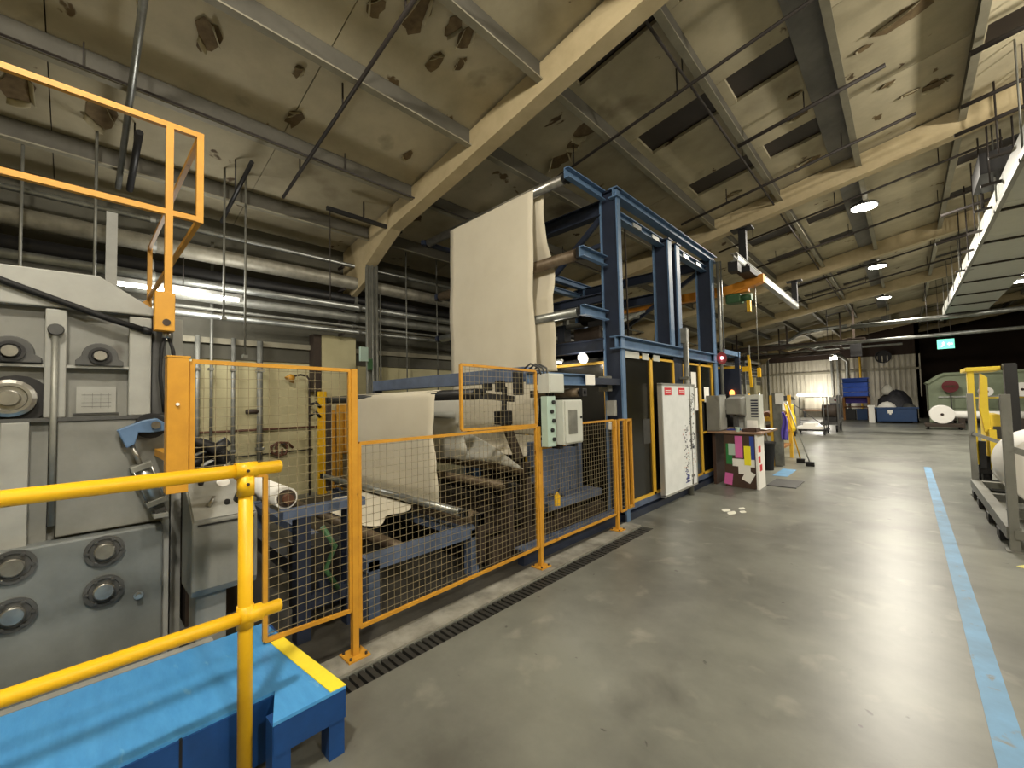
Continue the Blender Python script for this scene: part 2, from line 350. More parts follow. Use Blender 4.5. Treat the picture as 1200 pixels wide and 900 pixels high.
# bare patches where the paint has come off, with curled flakes hanging from their edges
random.seed(21)
for (x, y, s) in ((-4.74, .82, .16), (-4.6, 1.6, .07), (-5.24, 1.78, .12), (-3.51, 1.92, .10), (-3.32, 2.27, .17), (-3.18, 2.6, .10), (-3.18, 2.78, .12), (-3.62, 2.69, .11), (-3.45, 2.92, .07), (-3.15, 4.96, .2), (-3.75, 5.17, .17), (-3.4, 5.05, .13), (.19, 6.63, .2), (-.2, 6.78, .07), (-1.0, 7.46, .10), (.01, 7.89, .07), (.51, 8.55, .13), (.23, 8.42, .08), (-6.4, .16, .22), (-6.42, -.44, .2), (-.95, 6.91, .08), (-5.0, 3.2, .09), (-2.3, 8.9, .12), (-1.1, 9.0, .14)):
    n = 11; pts = [(x+s*(.75+.5*random.random())*math.cos(6.283*i/n)*1.25, y+s*(.5+.7*random.random())*math.sin(6.283*i/n)*.75) for i in range(n)]
    m = MB(); z_ = lambda X, d: rz(X, AP)-d
    m.poly([(X, Y, z_(X, .0005)) for X, Y in pts]+[(X, Y, z_(X, .004)) for X, Y in pts], [tuple(range(n)), tuple(range(2*n-1, n-1, -1))]+[(i, (i+1) % n, n+(i+1) % n, n+i) for i in range(n)])
    m.build('bare_patch', 'bare_board', ceiling)
    for q in range(2):
        i = random.randrange(n); (xa, ya), (xb, yb) = pts[i], pts[(i+3) % n]; L_ = s*.5
        dx, dy = (xa+xb)/2-x, (ya+yb)/2-y; dl = math.hypot(dx, dy) or 1
        MB().sheet(lambda u, v: (xa+(xb-xa)*v+dx/dl*L_*.4*u, ya+(yb-ya)*v+dy/dl*L_*.4*u, z_(xa+(xb-xa)*v, .004)-L_*.7*math.sin(u*1.4)*(.6+.4*math.sin(v*3.1))), 4, 4, .003).build('paint_flake', 'paint_flake', ceiling)
# ---------------------------------------------------------------- roof pipes and conduits (dark, running up the slope)
def slope_pipe(y, x0, x1, a, r, label, m='dark_pipe', ends=True):
    t = thing('ceiling_pipe', ((x0+x1)/2, y, rz((x0+x1)/2, a)), label, 'pipe', 'pipes slung under the roof')
    MB().cyl((x0, y, rz(x0, a)), (x1, y, rz(x1, a)), r, 8).build('pipe_run', m, t)
    n = max(1, int((x1-x0)/1.25))
    for i in range(n):
        x = x0+(i+.5)*(x1-x0)/n
        MB().bar((x, y, rz(x, a)), (x, y, rz(x, AP)), .015, .015).build('hanger', m, t)
    return t
slope_pipe(2.02, -6.4, -1.2, 5.70, .022, 'long dark conduit under the boards ahead of the first beige rafter')
slope_pipe(5.05, -4.2, 2.0, 5.66, .02, 'thin dark conduit passing over the hanging paper web')
slope_pipe(6.95, -1.7, .0, 5.72, .028, 'short dark pipe hung between two rooflights')
slope_pipe(8.55, -3.2, .3, 5.70, .025, 'dark pipe crossing the roof just before the second rafter')
slope_pipe(10.9, -3.2, 1.4, 5.70, .022, 'dark pipe crossing the roof just past the second rafter')
slope_pipe(13.2, -3.2, 1.5, 5.70, .025, 'dark pipe across the middle of the second lit bay')
slope_pipe(16.9, -3.2, 1.5, 5.70, .025, 'dark pipe crossing just past the third rafter')
slope_pipe(19.4, -3.2, 1.5, 5.70, .03, 'dark pipe across the middle of the third lit bay')
slope_pipe(.33, -7.2, -2.4, 5.66, .03, 'bright conduit running up the roof above the grey machine', 'galv')
slope_pipe(.42, -6.9, -5.75, 5.5, .034, 'thick black pipe sleeve under the conduit above the grey machine', 'blackm')
slope_pipe(1.42, -7.1, -5.6, 5.5, .026, 'short black rod under the low edge of the roof', 'blackm')
slope_pipe(7.4, .75, 1.9, 5.55, .035, 'short dark pipe beside the grey overhead duct, first of the run')
slope_pipe(8.6, .75, 1.9, 5.5, .03, 'short dark pipe beside the grey overhead duct, above the rod hangers')
slope_pipe(9.0, .7, 2.4, 5.3, .03, 'dark pipe carrying two rod hangers beside the grey duct')
slope_pipe(12.4, .7, 2.6, 5.15, .035, 'dark pipe with rods beyond the dark rooflight by the duct')
slope_pipe(14.5, .7, 2.6, 5.1, .035, 'dark pipe low over the duct in the third bay')
for (x, y0, y1, a, r, lab) in ((-1.75, 3.9, 33, 5.73, .017, 'thin conduit running beside the purlin over the aisle edge'),
                               (-5.45, -6, 33, 5.74, .012, 'thin cable run tied to a low purlin over the machines')):
    t = thing('ceiling_conduit', (x, y0, rz(x, a)), lab, 'conduit')
    MB().cyl((x, y0, rz(x, a)), (x, y1, rz(x, a)), r, 8).build('conduit_run', 'dark_pipe', t)
    for i in range(int((y1-y0)/2.5)): MB().bar((x, y0+1+i*2.5, rz(x, a)), (x, y0+1+i*2.5, rz(x, AP)), .012, .012).build('hanger', 'dark_pipe', t)
# black bracket rod seen across the haunch of the first rafter
t = thing('bracket_rod', (-6.2, 3.3, 4.6), 'black steel rod crossing the haunch of the first rafter', 'rod')
MB().bar((-6.3, 2.6, 4.62), (-6.3, 3.9, 4.62), .05, .06).build('rod', 'blackm', t); MB().cyl((-6.3, 2.65, 4.6), (-6.3, 2.65, 3.2), .008, 6).build('drop_wire', 'dark_pipe', t)
MB().bar((-6.3, 3.2, 4.6), (-6.3, 3.2, rz(-6.3, AP)), .02, .02).build('hanger', 'dark_pipe', t)

# pipework and drop rods beside the duct on the right
t = thing('rod_hanger_rack', (1.5, 11.5, 5), 'dark grid of hanging rods and rails under the roof by the duct', 'pipework')
for (y, z) in ((9.3, 5.05), (10.2, 4.95), (11.2, 4.85), (12.3, 4.75), (13.6, 4.7), (15.2, 4.6)):
    MB().bar((1.05, y, z), (2.7, y, z+.12), .035, .045).build('rail', 'dark_pipe', t)
    for x in (1.15, 1.42, 1.72, 2.1): MB().cyl((x, y, z), (x, y, rz(x, AP)), .013, 6).build('drop_rod', 'dark_pipe', t)
MB().box(1.05, 1.75, 10.2, 11.2, 5.15, 5.5).build('fan_coil_box', 'blackm', t)
# the long duct
t = thing('overhead_duct', (1.9, 12, 4.6), 'long grey rectangular duct with a pale edge hung under the roof', 'duct')
for i in range(9):
    y0 = 6.0+i*2.1
    MB().box(1.27, 2.35, y0, y0+2.09, 4.6, 5.05).build('duct_section', 'cabinet', t)
MB().box(1.21, 1.27, 6, 24.9, 4.56, 4.66).build('pale_edge_angle', 'grey_light', t)
for i in range(9):
    y = 6.3+i*2.1
    MB().cyl((1.24, y, 4.6), (1.24, y, rz(1.24, AP)), .012, 6).build('hanger_rod', 'galv_dull', t); MB().cyl((2.3, y, 5.0), (2.3, y, rz(2.3, AP)), .012, 6).build('hanger_rod', 'galv_dull', t)
    MB().box(1.2, 2.36, y-.02, y+.02, 4.56, 4.6).build('support_strap', 'dark_pipe', t)

# ---------------------------------------------------------------- lamps
def high_bay(x, y, label, power, drop=.28, up=False):
    z = rz(x, AP)-drop
    t = thing('high_bay_lamp', (x, y, z), label, 'lamp', 'round high bay lamps down the middle of the roof')
    MB().lathe((x, y, z), (0, 0, 1), [(0, .24), (.02, .25), (.06, .22), (.1, .1), (.14, .08)], 20).build('housing', 'grey_dark', t)
    MB().lathe((x, y, z-.03), (0, 0, 1), [(0, .17), (.015, .215), (.029, .215)], 20).build('lens', 'lamp_lit', t)
    MB().cyl((x, y, z+.13), (x, y, rz(x, AP)), .015, 6).build('hanger', 'dark_pipe', t)
    if up:                                                # open lamp that also lights the roof
        l = lamp('high_bay_light', 'POINT', (0, 0, 0), power, WARM, .16); l.parent = t; l.location = (0, 0, -.3)
    else:
        l = lamp('high_bay_light', 'AREA', (0, 0, 0), power, WARM, .4); l.parent = t; l.location = (0, 0, -.05)
LX = -.47
high_bay(LX, 11.67, 'lit round high bay lamp nearest the crane rail', HB*.7)
high_bay(LX, 17.5, 'second lit round high bay lamp down the aisle roof', HB*.8)
high_bay(LX, 23.5, 'third lit round high bay lamp down the aisle roof', HB*.5)
high_bay(LX, -.6, 'round high bay lamp over the photographer', HB*1.1, .5, True)
high_bay(3.7, .6, 'added unseen high bay lamp over the storage side of the aisle', HB*1.1, 1.3, True)  # extra lamp row out of view, added to light the roof evenly
high_bay(3.7, 6.7, 'added unseen high bay lamp above the near end of the stillage', HB*1.1, 1.3, True)  # added out of view to brighten the bay between the rafters
high_bay(4.4, 13.5, 'added unseen high bay lamp beyond the stacker truck', HB*.5, 1.3)  # added out of view, same extra row
# fluorescent strips on the left wall
def strip(x, y0, y1, z, label, power, grp='fluorescent strip lights', rot=(0, math.radians(60), 0)):
    t = thing('strip_light', (x, (y0+y1)/2, z), label, 'light', grp)
    MB().box(x-.05, x+.05, y0, y1, z+.03, z+.08).build('batten', 'grey_light', t)
    MB().cyl((x, y0+.03, z), (x, y1-.03, z), .019, 10).build('tube', 'tube_lit', t)
    for y in (y0+.02, y1-.02): MB().box(x-.02, x+.02, y-.02, y+.02, z-.02, z+.04).build('tube_holder', 'grey_light', t)
    MB().cyl((x, (y0+y1)/2, z+.08), (x, (y0+y1)/2, z+.5), .008, 6).build('hanger', 'dark_pipe', t)
    if power:
        l = lamp('strip_light_glow', 'POINT', (x+.06, (y0+y1)/2, z-.1), power, (1, .97, .9), .25); l.parent = t; l.location = (.1, 0, -.12)
strip(-7.2, .3, 1.7, 3.2, 'bright fluorescent strip under the wall pipes behind the orange ladder rail', 60)
t = thing('strip_light', (-4.9, 35.85, 1.58), 'glowing fluorescent strip low on the far wall above the carts', 'light', 'fluorescent strip lights')
MB().box(-5.7, -4.1, 35.86, 35.9, 1.62, 1.7).build('batten', 'grey_light', t); MB().cyl((-5.65, 35.82, 1.58), (-4.15, 35.82, 1.58), .03, 8).build('tube', 'tube_lit', t)
l = lamp('strip_light_glow', 'POINT', (0, 0, 0), 170, (1, .95, .85), .5); l.parent = t; l.location = (.6, -1.2, .3)
for (y, lab) in ((19.4, 'nearer bright strip light to the right of the overhead duct'), (20.6, 'farther bright strip light to the right of the overhead duct')):
    t = thing('strip_light', (3.1, y, 5.1), lab, 'light', 'fluorescent strip lights')
    MB().box(2.42, 3.9, y-.12, y+.12, 5.06, 5.12).build('batten', 'grey_light', t); MB().box(2.45, 3.87, y-.1, y+.1, 5.02, 5.06).build('diffuser', 'tube_lit', t)
    MB().cyl((3.1, y, 5.12), (3.1, y, rz(3.1, AP)), .01, 6).build('hanger', 'dark_pipe', t)
for (x, y, z, lab) in ((-3.05, 31.5, 3.75, 'small lit floodlight high on the far wall, lower of the pair'), (-3.5, 31.5, 4.15, 'small lit floodlight high on the far wall, upper of the pair')):
    t = thing('floodlight', (x, y, z), lab, 'light', 'small floodlights by the far wall')
    MB().box(x-.2, x+.2, y-.06, y+.06, z-.1, z+.1).build('body', 'grey_dark', t); MB().box(x-.17, x+.17, y-.075, y-.06, z-.08, z+.08).build('lens', 'lamp_lit', t)
    MB().cyl((x, y, z+.1), (x, y, rz(x, AP)), .015, 6).build('hanger', 'dark_pipe', t)

# ---------------------------------------------------------------- wall pipes (all run along Y)
def wall_pipe(z, r, m, label, x=-7.5, y0=-6.5, y1=34, step=3.0):
    t = thing('wall_pipe', (x, 0, z), label, 'pipe', 'pipes running along the left wall')
    MB().cyl((x, y0, z), (x, y1, z), r, 14).build('pipe_run', m, t)
    y = -5.3
    while y < y1:
        MB().lathe((x, y-.03, z), (0, 1, 0), [(0, r+.002), (0, r+.012), (.06, r+.012), (.06, r+.002)], 14).build('coupling', 'galv_dull', t); y += step
    for k in range(-1, 6):
        y = 3.4+6*k; MB().bar((x, y, z-r-.02), (XW+.3, y, z-r-.02), .04, .04).build('bracket', 'dark_pipe', t)
wall_pipe(4.23, .035, 'galv', 'thin bright pipe highest on the left wall')
wall_pipe(3.88, .115, 'lagging', 'thick lagged silver pipe high on the left wall', x=-7.45)
wall_pipe(3.62, .10, 'blackm', 'black pipe tucked under the lagged pipe on the left wall', x=-7.7)
wall_pipe(3.44, .06, 'galv', 'bright medium pipe below the lagged pipe on the wall')
wall_pipe(3.27, .075, 'galv_dull', 'dull grey pipe beside the strip light on the wall', x=-7.62)
wall_pipe(2.97, .04, 'galv', 'bright lowest pipe running under the strip light')
wall_pipe(3.12, .025, 'galv_dull', 'narrow dull pipe just above the lowest bright pipe', x=-7.72)
wall_pipe(4.02, .03, 'galv_dull', 'narrow dull pipe behind the thick lagged pipe', x=-7.75)
vert = [(1.27, .035, .3, 2.72, -7.85, 'galv_dull'), (1.44, .022, .3, 4.2, -7.8, 'galv_dull'), (1.74, .03, .3, 2.72, -7.85, 'galv_dull'), (2.12, .045, .3, 2.7, -7.85, 'galv_dull')]
labs = ['grey riser pipe on the cream wall next to the orange fence post', 'thin tall riser pipe on the cream wall rising to the pipes', 'grey riser pipe in the middle of the cream wall', 'thickest grey riser pipe on the cream wall with a side valve']
for (y, r, z0, z1, x, m), lab in zip(vert, labs):
    t = thing('riser_pipe', (x, y, z0), lab, 'pipe', 'riser pipes on the cream wall')
    MB().cyl((x, y, 0), (x, y, z1), r, 10).build('pipe_run', m, t)
    for z in (.9, 2.2): MB().box(XW+.095, x+r+.01, y-r-.01, y+r+.01, z-.02, z+.02).build('clip', 'galv_dull', t)
    if r > .04: MB().cyl((x, y, 1.52), (x, y-.2, 1.52), .04, 8).build('valve', 'rust_dark', t)
t = thing('wall_pipe', (-7.85, 2, 1.3), 'thin brown pipe running low across the cream wall', 'pipe', 'pipes running along the left wall')
MB().cyl((-7.9, .4, 1.22), (-7.9, 4.6, 1.2), .02, 8).build('pipe_run', 'brown', t); MB().cyl((-7.92, .4, .78), (-7.92, 3.0, .8), .012, 6).build('lower_pipe', 'dark_pipe', t)
# wall washdown fitting: lamp-like hook pipe and hose valves
t = thing('wall_standpipe', (-7.8, 2.9, .2), 'slim standpipe with curved top and hose valves on the cream wall', 'pipe')
MB().tube([(-7.8, 2.9, 0), (-7.8, 2.9, 2.05), (-7.8, 2.86, 2.13), (-7.8, 2.75, 2.15), (-7.8, 2.62, 2.12)], .018, 8).build('stand', 'rust_dark', t)
MB().cyl((-7.8, 2.62, 2.13), (-7.8, 2.56, 2.05), .05, 10, .09).build('lamp_hood', 'orange', t)
for z in (1.6, 1.42): MB().tube([(-7.8, 2.9, z), (-7.7, 2.98, z+.05), (-7.7, 3.05, z-.04)], .03, 8).build('valve', 'blackm', t)
t = thing('hose_coil', (-7.8, 2.6, .9), 'small tangled brown hose hung on the cream wall', 'hose')
MB().tube([(-7.88, 2.45+.2*math.cos(a*.9)*(1-a/16), .86+.12*math.sin(a*.9)) for a in range(15)], .022, 6).build('hose', 'brown', t); MB().cyl((-7.995, 2.5, .95), (-7.85, 2.5, .95), .02, 8).build('hook', 'dark_pipe', t)
t = thing('wall_cabinet', (-7.45, 3.3, 0), 'orange metal cabinet on legs standing before the painted pilaster', 'cabinet')
MB().box(-7.65, -7.3, 3.32, 3.72, .72, 1.62).build('body', 'orange', t, .01); MB().box(-7.3, -7.285, 3.34, 3.7, .76, 1.58).build('door', 'orange', t); MB().box(-7.285, -7.27, 3.64, 3.67, 1.1, 1.25).build('handle', 'blackm', t)
for (x, y) in ((-7.62, 3.24), (-7.33, 3.24)): MB().box(x-.03, x+.03, y-.04, y+.04, 0, 1.5).build('side_post', 'orange', t)
for (x, y) in ((-7.62, 3.68), (-7.33, 3.68)): MB().box(x-.03, x+.03, y-.03, y+.03, 0, .72).build('leg', 'orange', t)
t = thing('cable_tray', (-6.98, 3.85, 0), 'bundle of tall conduits with a green sign strapped to the stanchion', 'conduit')
for (dx, dy, r, z1) in ((.08, -.1, .025, 4.1), (.12, -.02, .018, 4.1), (.12, .06, .03, 4.1), (.1, .14, .015, 3.6)):
    MB().cyl((-6.98+dx, 3.66+dy, 0), (-6.98+dx, 3.66+dy, z1), r, 8).build('conduit', 'galv_dull', t)
MB().box(-6.86, -6.8, 3.38, 3.52, 2.35, 2.6).build('junction_box', 'pale_green', t); MB().box(-6.84, -6.8, 3.52, 3.6, 2.2, 2.4).build('green_tag', 'motor_green', t)
for (y, x, z0, z1, lab) in ((4.55, -7.2, 1.6, 4.1, 'thin hanging rod just past the first stanchion'), (5.3, -7.2, 1.6, 4.3, 'pair-hung rod left of the paper web'), (1.35, -6.6, 2.8, 4.6, 'drop rod beside the orange guard corner'), (1.6, -6.6, 2.3, 4.6, 'second drop rod beside the orange guard corner'), (-.45, -7.0, 2.3, 4.45, 'pale drop rod behind the guard rails, on the back side'), (.12, -6.6, 2.5, 4.3, 'pale drop rod behind the guard rails, in the middle')):
    t = thing('drop_rod', (x, y, z0), lab, 'rod'); MB().cyl((x, y, z0), (x, y, rz(x, AP)), .014, 6).build('rod', 'galv_dull', t); MB().box(x-.03, x+.03, y-.03, y+.03, z0-.02, z0+.02).build('end_clamp', 'galv_dull', t)
t = thing('wall_stanchion', (-6.2, .22, 2.3), 'pale upright channel with bracket behind the orange mid rail', 'bracket')
MB().bar((-6.2, .24, 2.36), (-6.2, .24, 3.75), .09, .06).build('upright', 'grey_light', t); MB().bar((-6.2, .24, 3.4), (-7.4, .24, 3.4), .04, .04).build('arm', 'galv_dull', t)
# exit sign and far pipes
t = thing('exit_sign', (1.26, 24.0, 3.3), 'small lit green exit sign hanging from a pipe', 'sign')
MB().box(1.02, 1.5, 23.97, 24.03, 3.32, 3.7).build('sign_box', 'sign_lit', t)
MB().prism([(1.12, 3.4), (1.17, 3.48), (1.15, 3.55), (1.2, 3.6), (1.25, 3.52), (1.22, 3.46), (1.26, 3.4), (1.2, 3.45), (1.16, 3.4)], 'y', 23.955, 23.97).build('pictogram', 'sign_white', t); MB().prism([(1.3, 3.5), (1.36, 3.57), (1.36, 3.53), (1.45, 3.53), (1.45, 3.47), (1.36, 3.47), (1.36, 3.43)], 'y', 23.955, 23.97).build('pictogram', 'sign_white', t)
for x in (1.1, 1.42): MB().cyl((x, 24, 3.7), (x, 24, rz(x, AP)), .008, 6).build('hanger', 'dark_pipe', t)
for (y, z, x0, x1, r, lab) in ((23.2, 4.5, -1.6, 5.5, .09, 'upper silver pipe crossing the hall before the exit sign'), (23.2, 3.82, -4.0, 5.5, .07, 'lower silver pipe crossing the hall before the exit sign'), (28.0, 4.0, -7.4, 0, .06, 'dull pipe crossing the far hall on the left side')):
    t = thing('cross_pipe', ((x0+x1)/2, y, z), lab, 'pipe', 'pipes crossing the far hall')
    MB().cyl((x0, y, z), (x1, y, z), r, 10).build('pipe_run', 'galv', t)
    for i in range(3):
        x = x0+(x1-x0)*(i+.5)/3; MB().cyl((x, y, z), (x, y, rz(x, AP)), .012, 6).build('hanger', 'dark_pipe', t)
t = thing('pipe_gantry', (-4.4, 24.6, 3.9), 'dark steel pipe gantry hung across the far roof on the wall side', 'gantry')
MB().ibeam((-7.4, 24.6, 4.02), (-1.2, 24.6, 4.02), .14, .24).build('beam', 'rust_dark', t); MB().ibeam((-7.4, 26.0, 3.7), (-2.2, 26.0, 3.7), .12, .2).build('beam', 'rust_dark', t)
for x in (-6.5, -4.2, -1.6): MB().bar((x, 24.6, 4.1), (x, 24.6, rz(x, AP)), .08, .08).build('hanger', 'rust_dark', t); MB().bar((x-.6, 26.0, 3.8), (x-.6, 26.0, rz(x-.6, AP)), .06, .06).build('hanger', 'rust_dark', t)
for i in range(5): MB().bar((-6.8+i*1.1, 24.6, 3.9), (-6.5+i*1.1, 26.0, 3.78), .05, .06).build('cross_strut', 'rust_dark', t)
MB().box(-1.75, -1.35, 24.4, 24.8, 3.3, 3.9).build('valve_box', 'blackm', t)
t = thing('zigzag_duct', (-3.6, 27, 4.2), 'silver round duct stepping down through the far roof space', 'duct')
MB().tube([(-7.0, 27, 4.35), (-4.8, 27, 4.4), (-3.9, 27, 5.0), (-2.0, 27, 5.05)], .09, 10).build('upper_run', 'galv', t); MB().tube([(-4.3, 28.5, 4.0), (-3.2, 28.5, 4.3)], .09, 10).build('offset', 'galv', t)
MB().tube([(-3.4, 29.5, 4.2), (-2.75, 32, 3.9), (-2.75, 35.6, 3.8), (-2.75, 35.6, .3)], .1, 10).build('downpipe', 'galv', t)
# ================================================================ LEFT FOREGROUND
# blue platform (L shaped) with yellow nosing
t = thing('step_platform', (-2.4, .2, 0), 'bright blue steel step platform with a yellow nosing strip', 'platform')
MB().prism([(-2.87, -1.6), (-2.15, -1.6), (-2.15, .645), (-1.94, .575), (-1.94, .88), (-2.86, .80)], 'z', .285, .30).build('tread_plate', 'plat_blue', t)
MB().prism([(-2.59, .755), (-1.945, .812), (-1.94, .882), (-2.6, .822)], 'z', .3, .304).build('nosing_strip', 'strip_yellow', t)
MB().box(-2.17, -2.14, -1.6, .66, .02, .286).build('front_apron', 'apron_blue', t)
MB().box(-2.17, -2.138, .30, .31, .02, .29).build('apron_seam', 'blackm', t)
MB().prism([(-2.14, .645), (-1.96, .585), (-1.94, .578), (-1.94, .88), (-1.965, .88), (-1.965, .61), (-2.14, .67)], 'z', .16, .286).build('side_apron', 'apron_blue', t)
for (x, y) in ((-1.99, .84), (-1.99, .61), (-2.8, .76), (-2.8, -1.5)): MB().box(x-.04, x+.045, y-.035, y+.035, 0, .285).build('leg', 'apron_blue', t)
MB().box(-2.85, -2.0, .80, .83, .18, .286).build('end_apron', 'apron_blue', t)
MB().box(-2.92, -2.87, -1.6, .55, .24, .3).build('rear_kick_edge', 'grey_light', t)
# handrail
t = thing('handrail', (-2.05, .5, 0), 'yellow tubular handrail with clamp fittings beside the blue platform', 'handrail')
MB().cyl((-2.02, .495, 0), (-2.02, .495, 1.33), .027, 20).build('post', 'yellow', t)
MB().cyl((-2.02, -1.5, 1.335), (-2.02, .625, 1.335), .027, 20).build('top_rail', 'yellow', t)
MB().cyl((-2.02, -1.5, .735), (-2.02, .625, .735), .026, 20).build('lower_rail', 'yellow', t)
c = MB().cyl((-2.02, .455, 1.335), (-2.02, .535, 1.335), .033, 20).build('clamp', 'yellow', t); MB().cyl((-2.02, .495, 1.23), (-2.02, .495, 1.31), .032, 20).build('clamp_sleeve', 'yellow', c)
for z in (1.28, 1.335): MB().cyl((-1.99, .495, z), (-1.981, .495, z), .006, 8).build('grub_screw', 'rust_dark', c)
c = MB().cyl((-2.02, .475, .735), (-2.02, .555, .735), .035, 20).build('clamp', 'yellow', t); MB().cyl((-2.02, .495, .69), (-2.02, .495, .78), .031, 20).build('clamp_sleeve', 'yellow', c)
for z in (1.336, .736): MB().cyl((-2.02, .625, z), (-2.02, .63, z), .022, 16).build('end_plug', 'yellow', t)
MB().cyl((-2.02, -1.3, 0), (-2.02, -1.3, 1.33), .027, 16).build('post', 'yellow', t)

# ---------------------------------------------------------------- big grey machine
X0 = -3.3
t = thing('calender_machine', (-4.5, -.4, 0), 'big grey machine side frame with bearings, hub flanges and bolted panels', 'machine')
def sm(Y, z): return (Y, z)
MB().prism([(-1.6, 0), (.36, 0), (.38, 2.17), (.30, 2.22), (.08, 2.36), (-1.6, 2.32)], 'x', -5.8, X0-.06).build('body', 'grey_paint', t)
MB().prism([(-1.6, 2.14), (.38, 2.165), (.38, 2.19), (.30, 2.22), (.08, 2.365), (-1.6, 2.325)], 'x', X0-.06, X0).build('top_fascia', 'grey_light', t, .008)
for (y0, y1, m) in ((-.12, -.04, 'grey_light'), (.21, .31, 'grey_light'), (.315, .38, 'grey_dark'), (-.56, -.46, 'grey_light')):
    MB().box(X0-.06, X0-(.02 if m == 'grey_dark' else 0), y0, y1, 1.565, 2.15).build('frame_post', m, t, .006)
for (y0, y1) in ((-.04, .21), (-.46, -.12)): MB().box(X0-.07, X0-.005, y0, y1, 1.835, 1.85).build('bearing_ledge', 'grey_light', t)
MB().box(X0-.06, X0+.01, -1.6, .38, 1.545, 1.565).build('split_rail', 'grey_dark', t)
MB().box(X0-.06, X0, -.068, .375, .93, 1.545).build('upper_cover_plate', 'grey_paint', t, .006)
MB().box(X0-.06, X0+.012, -.26, -.165, .9, 1.545).build('cover_strip', 'grey_light', t, .004)
MB().box(X0-.06, X0-.03, -.165, -.1, .9, 1.545).build('recess_strip', 'grey_paint', t)
MB().box(X0-.06, X0-.02, -1.6, -.27, .9, 1.545).build('rear_cover_plate', 'grey_paint', t)
MB().box(X0-.03, X0-.02, -.1, -.07, .99, 1.12).build('slot', 'rubber', t)
MB().box(X0-.06, X0+.06, -1.6, .368, .06, .915).build('lower_plate', 'teal_grey', t, .012)
MB().box(X0-.06, X0+.02, .366, .4, .06, .93).build('edge_angle', 'grey_light', t)
MB().box(-5.9, X0+.03, -1.6, .36, 0, .07).build('plinth', 'rust_dark', t)
for (y, z) in ((.12, .825), (.12, .61), (-.205, .835), (-.2, .60), (-.5, .83), (-.5, .6)):
    h = MB().lathe((X0+.06, y, z), (1, 0, 0), [(0, .082), (.014, .082), (.014, .066), (.006, .062), (.006, .0)], 24).build('hub_flange', 'grey_dark', t)
    MB().lathe((X0+.06, y, z), (1, 0, 0), [(0, .044), (.03, .044), (.036, .038), (.036, 0)], 20).build('hub_cap', 'steel', h)
    m = MB()
    for a in range(6): m.cyl((X0+.072, y+.066*math.cos(a*1.047), z+.066*math.sin(a*1.047)), (X0+.082, y+.066*math.cos(a*1.047), z+.066*math.sin(a*1.047)), .008, 6)
    stuff(m.build('bolts', 'grey_dark', h))
b = MB().lathe((X0+.06, .262, .535), (1, 0, 0), [(0, .022), (.008, .022), (.008, .013), (.03, .013)], 12).build('plug_bolt', 'steel', t)
def pillow(y, z, r, big=False):
    p = MB().prism([(y-r*1.25, z-.055), (y+r*1.25, z-.055), (y+r*1.25, z-.028), (y+r*.95, z-.01)] + [(y+r*.95*math.cos(a*math.pi/12), z+r*.95*math.sin(a*math.pi/12)) for a in range(13)] + [(y-r*1.25, z-.028)], 'x', X0-.06, X0+.01).build('pillow_block', 'grey_dark', t, .004)
    MB().lathe((X0+.01, y, z), (1, 0, 0), [(0, r*.62), (.012, r*.62), (.012, r*.45), (.004, r*.42), (.004, .0)], 20).build('bearing_ring', 'blackm', p)
    MB().lathe((X0+.012, y, z), (1, 0, 0), [(0, r*.36), (.03, r*.34), (.03, 0)], 14).build('shaft_end', 'steel', p)
pillow(.09, 1.905, .078); pillow(-.235, 1.91, .085)
p = MB().lathe((X0-.04, -.235, 1.67), (1, 0, 0), [(0, .095), (.05, .095), (.06, .078), (.06, .065), (.045, .06), (.045, .042), (.08, .036), (.08, 0)], 24).build('roller_bearing', 'steel', t); MB().lathe((X0-.06, -.215, 1.665), (1, 0, 0), [(0, .125), (.03, .125), (.03, 0)], 20).build('bearing_shroud', 'blackm', p)
n = MB().box(X0-.06, X0-.045, .0, .16, 1.585, 1.735).build('name_plate', 'grey_light', t); m = MB()
for k in range(4): m.box(X0-.046, X0-.044, .02, .14, 1.62+k*.022, 1.622+k*.022)
for k in range(4): m.box(X0-.046, X0-.044, .03+k*.033, .031+k*.033, 1.61, 1.70)
m.build('plate_print', 'grey_dark', n)
MB().box(X0-.062, X0-.05, -.012, .172, 1.575, 1.585).build('plate_ledge', 'grey_dark', t)
MB().cyl((X0+.025, -.082, 1.0), (X0+.025, -.082, 2.03), .013, 10).build('adjuster_rod', 'galv_dull', t)
MB().lathe((X0, -.08, 2.035), (1, 0, 0), [(0, .03), (.03, .032), (.045, .028), (.045, 0)], 14).build('adjuster_knob', 'grey_dark', t)
MB().tube([(X0+.02, -.9, 2.5), (X0+.02, -.29, 2.275), (X0+.02, .11, 2.125), (X0+.015, .27, 2.075)], .017, 8).build('black_bar', 'rubber', t)
MB().cyl((X0+.01, .265, 2.077), (X0+.01, .31, 2.065), .022, 8).build('bar_end', 'blackm', t)
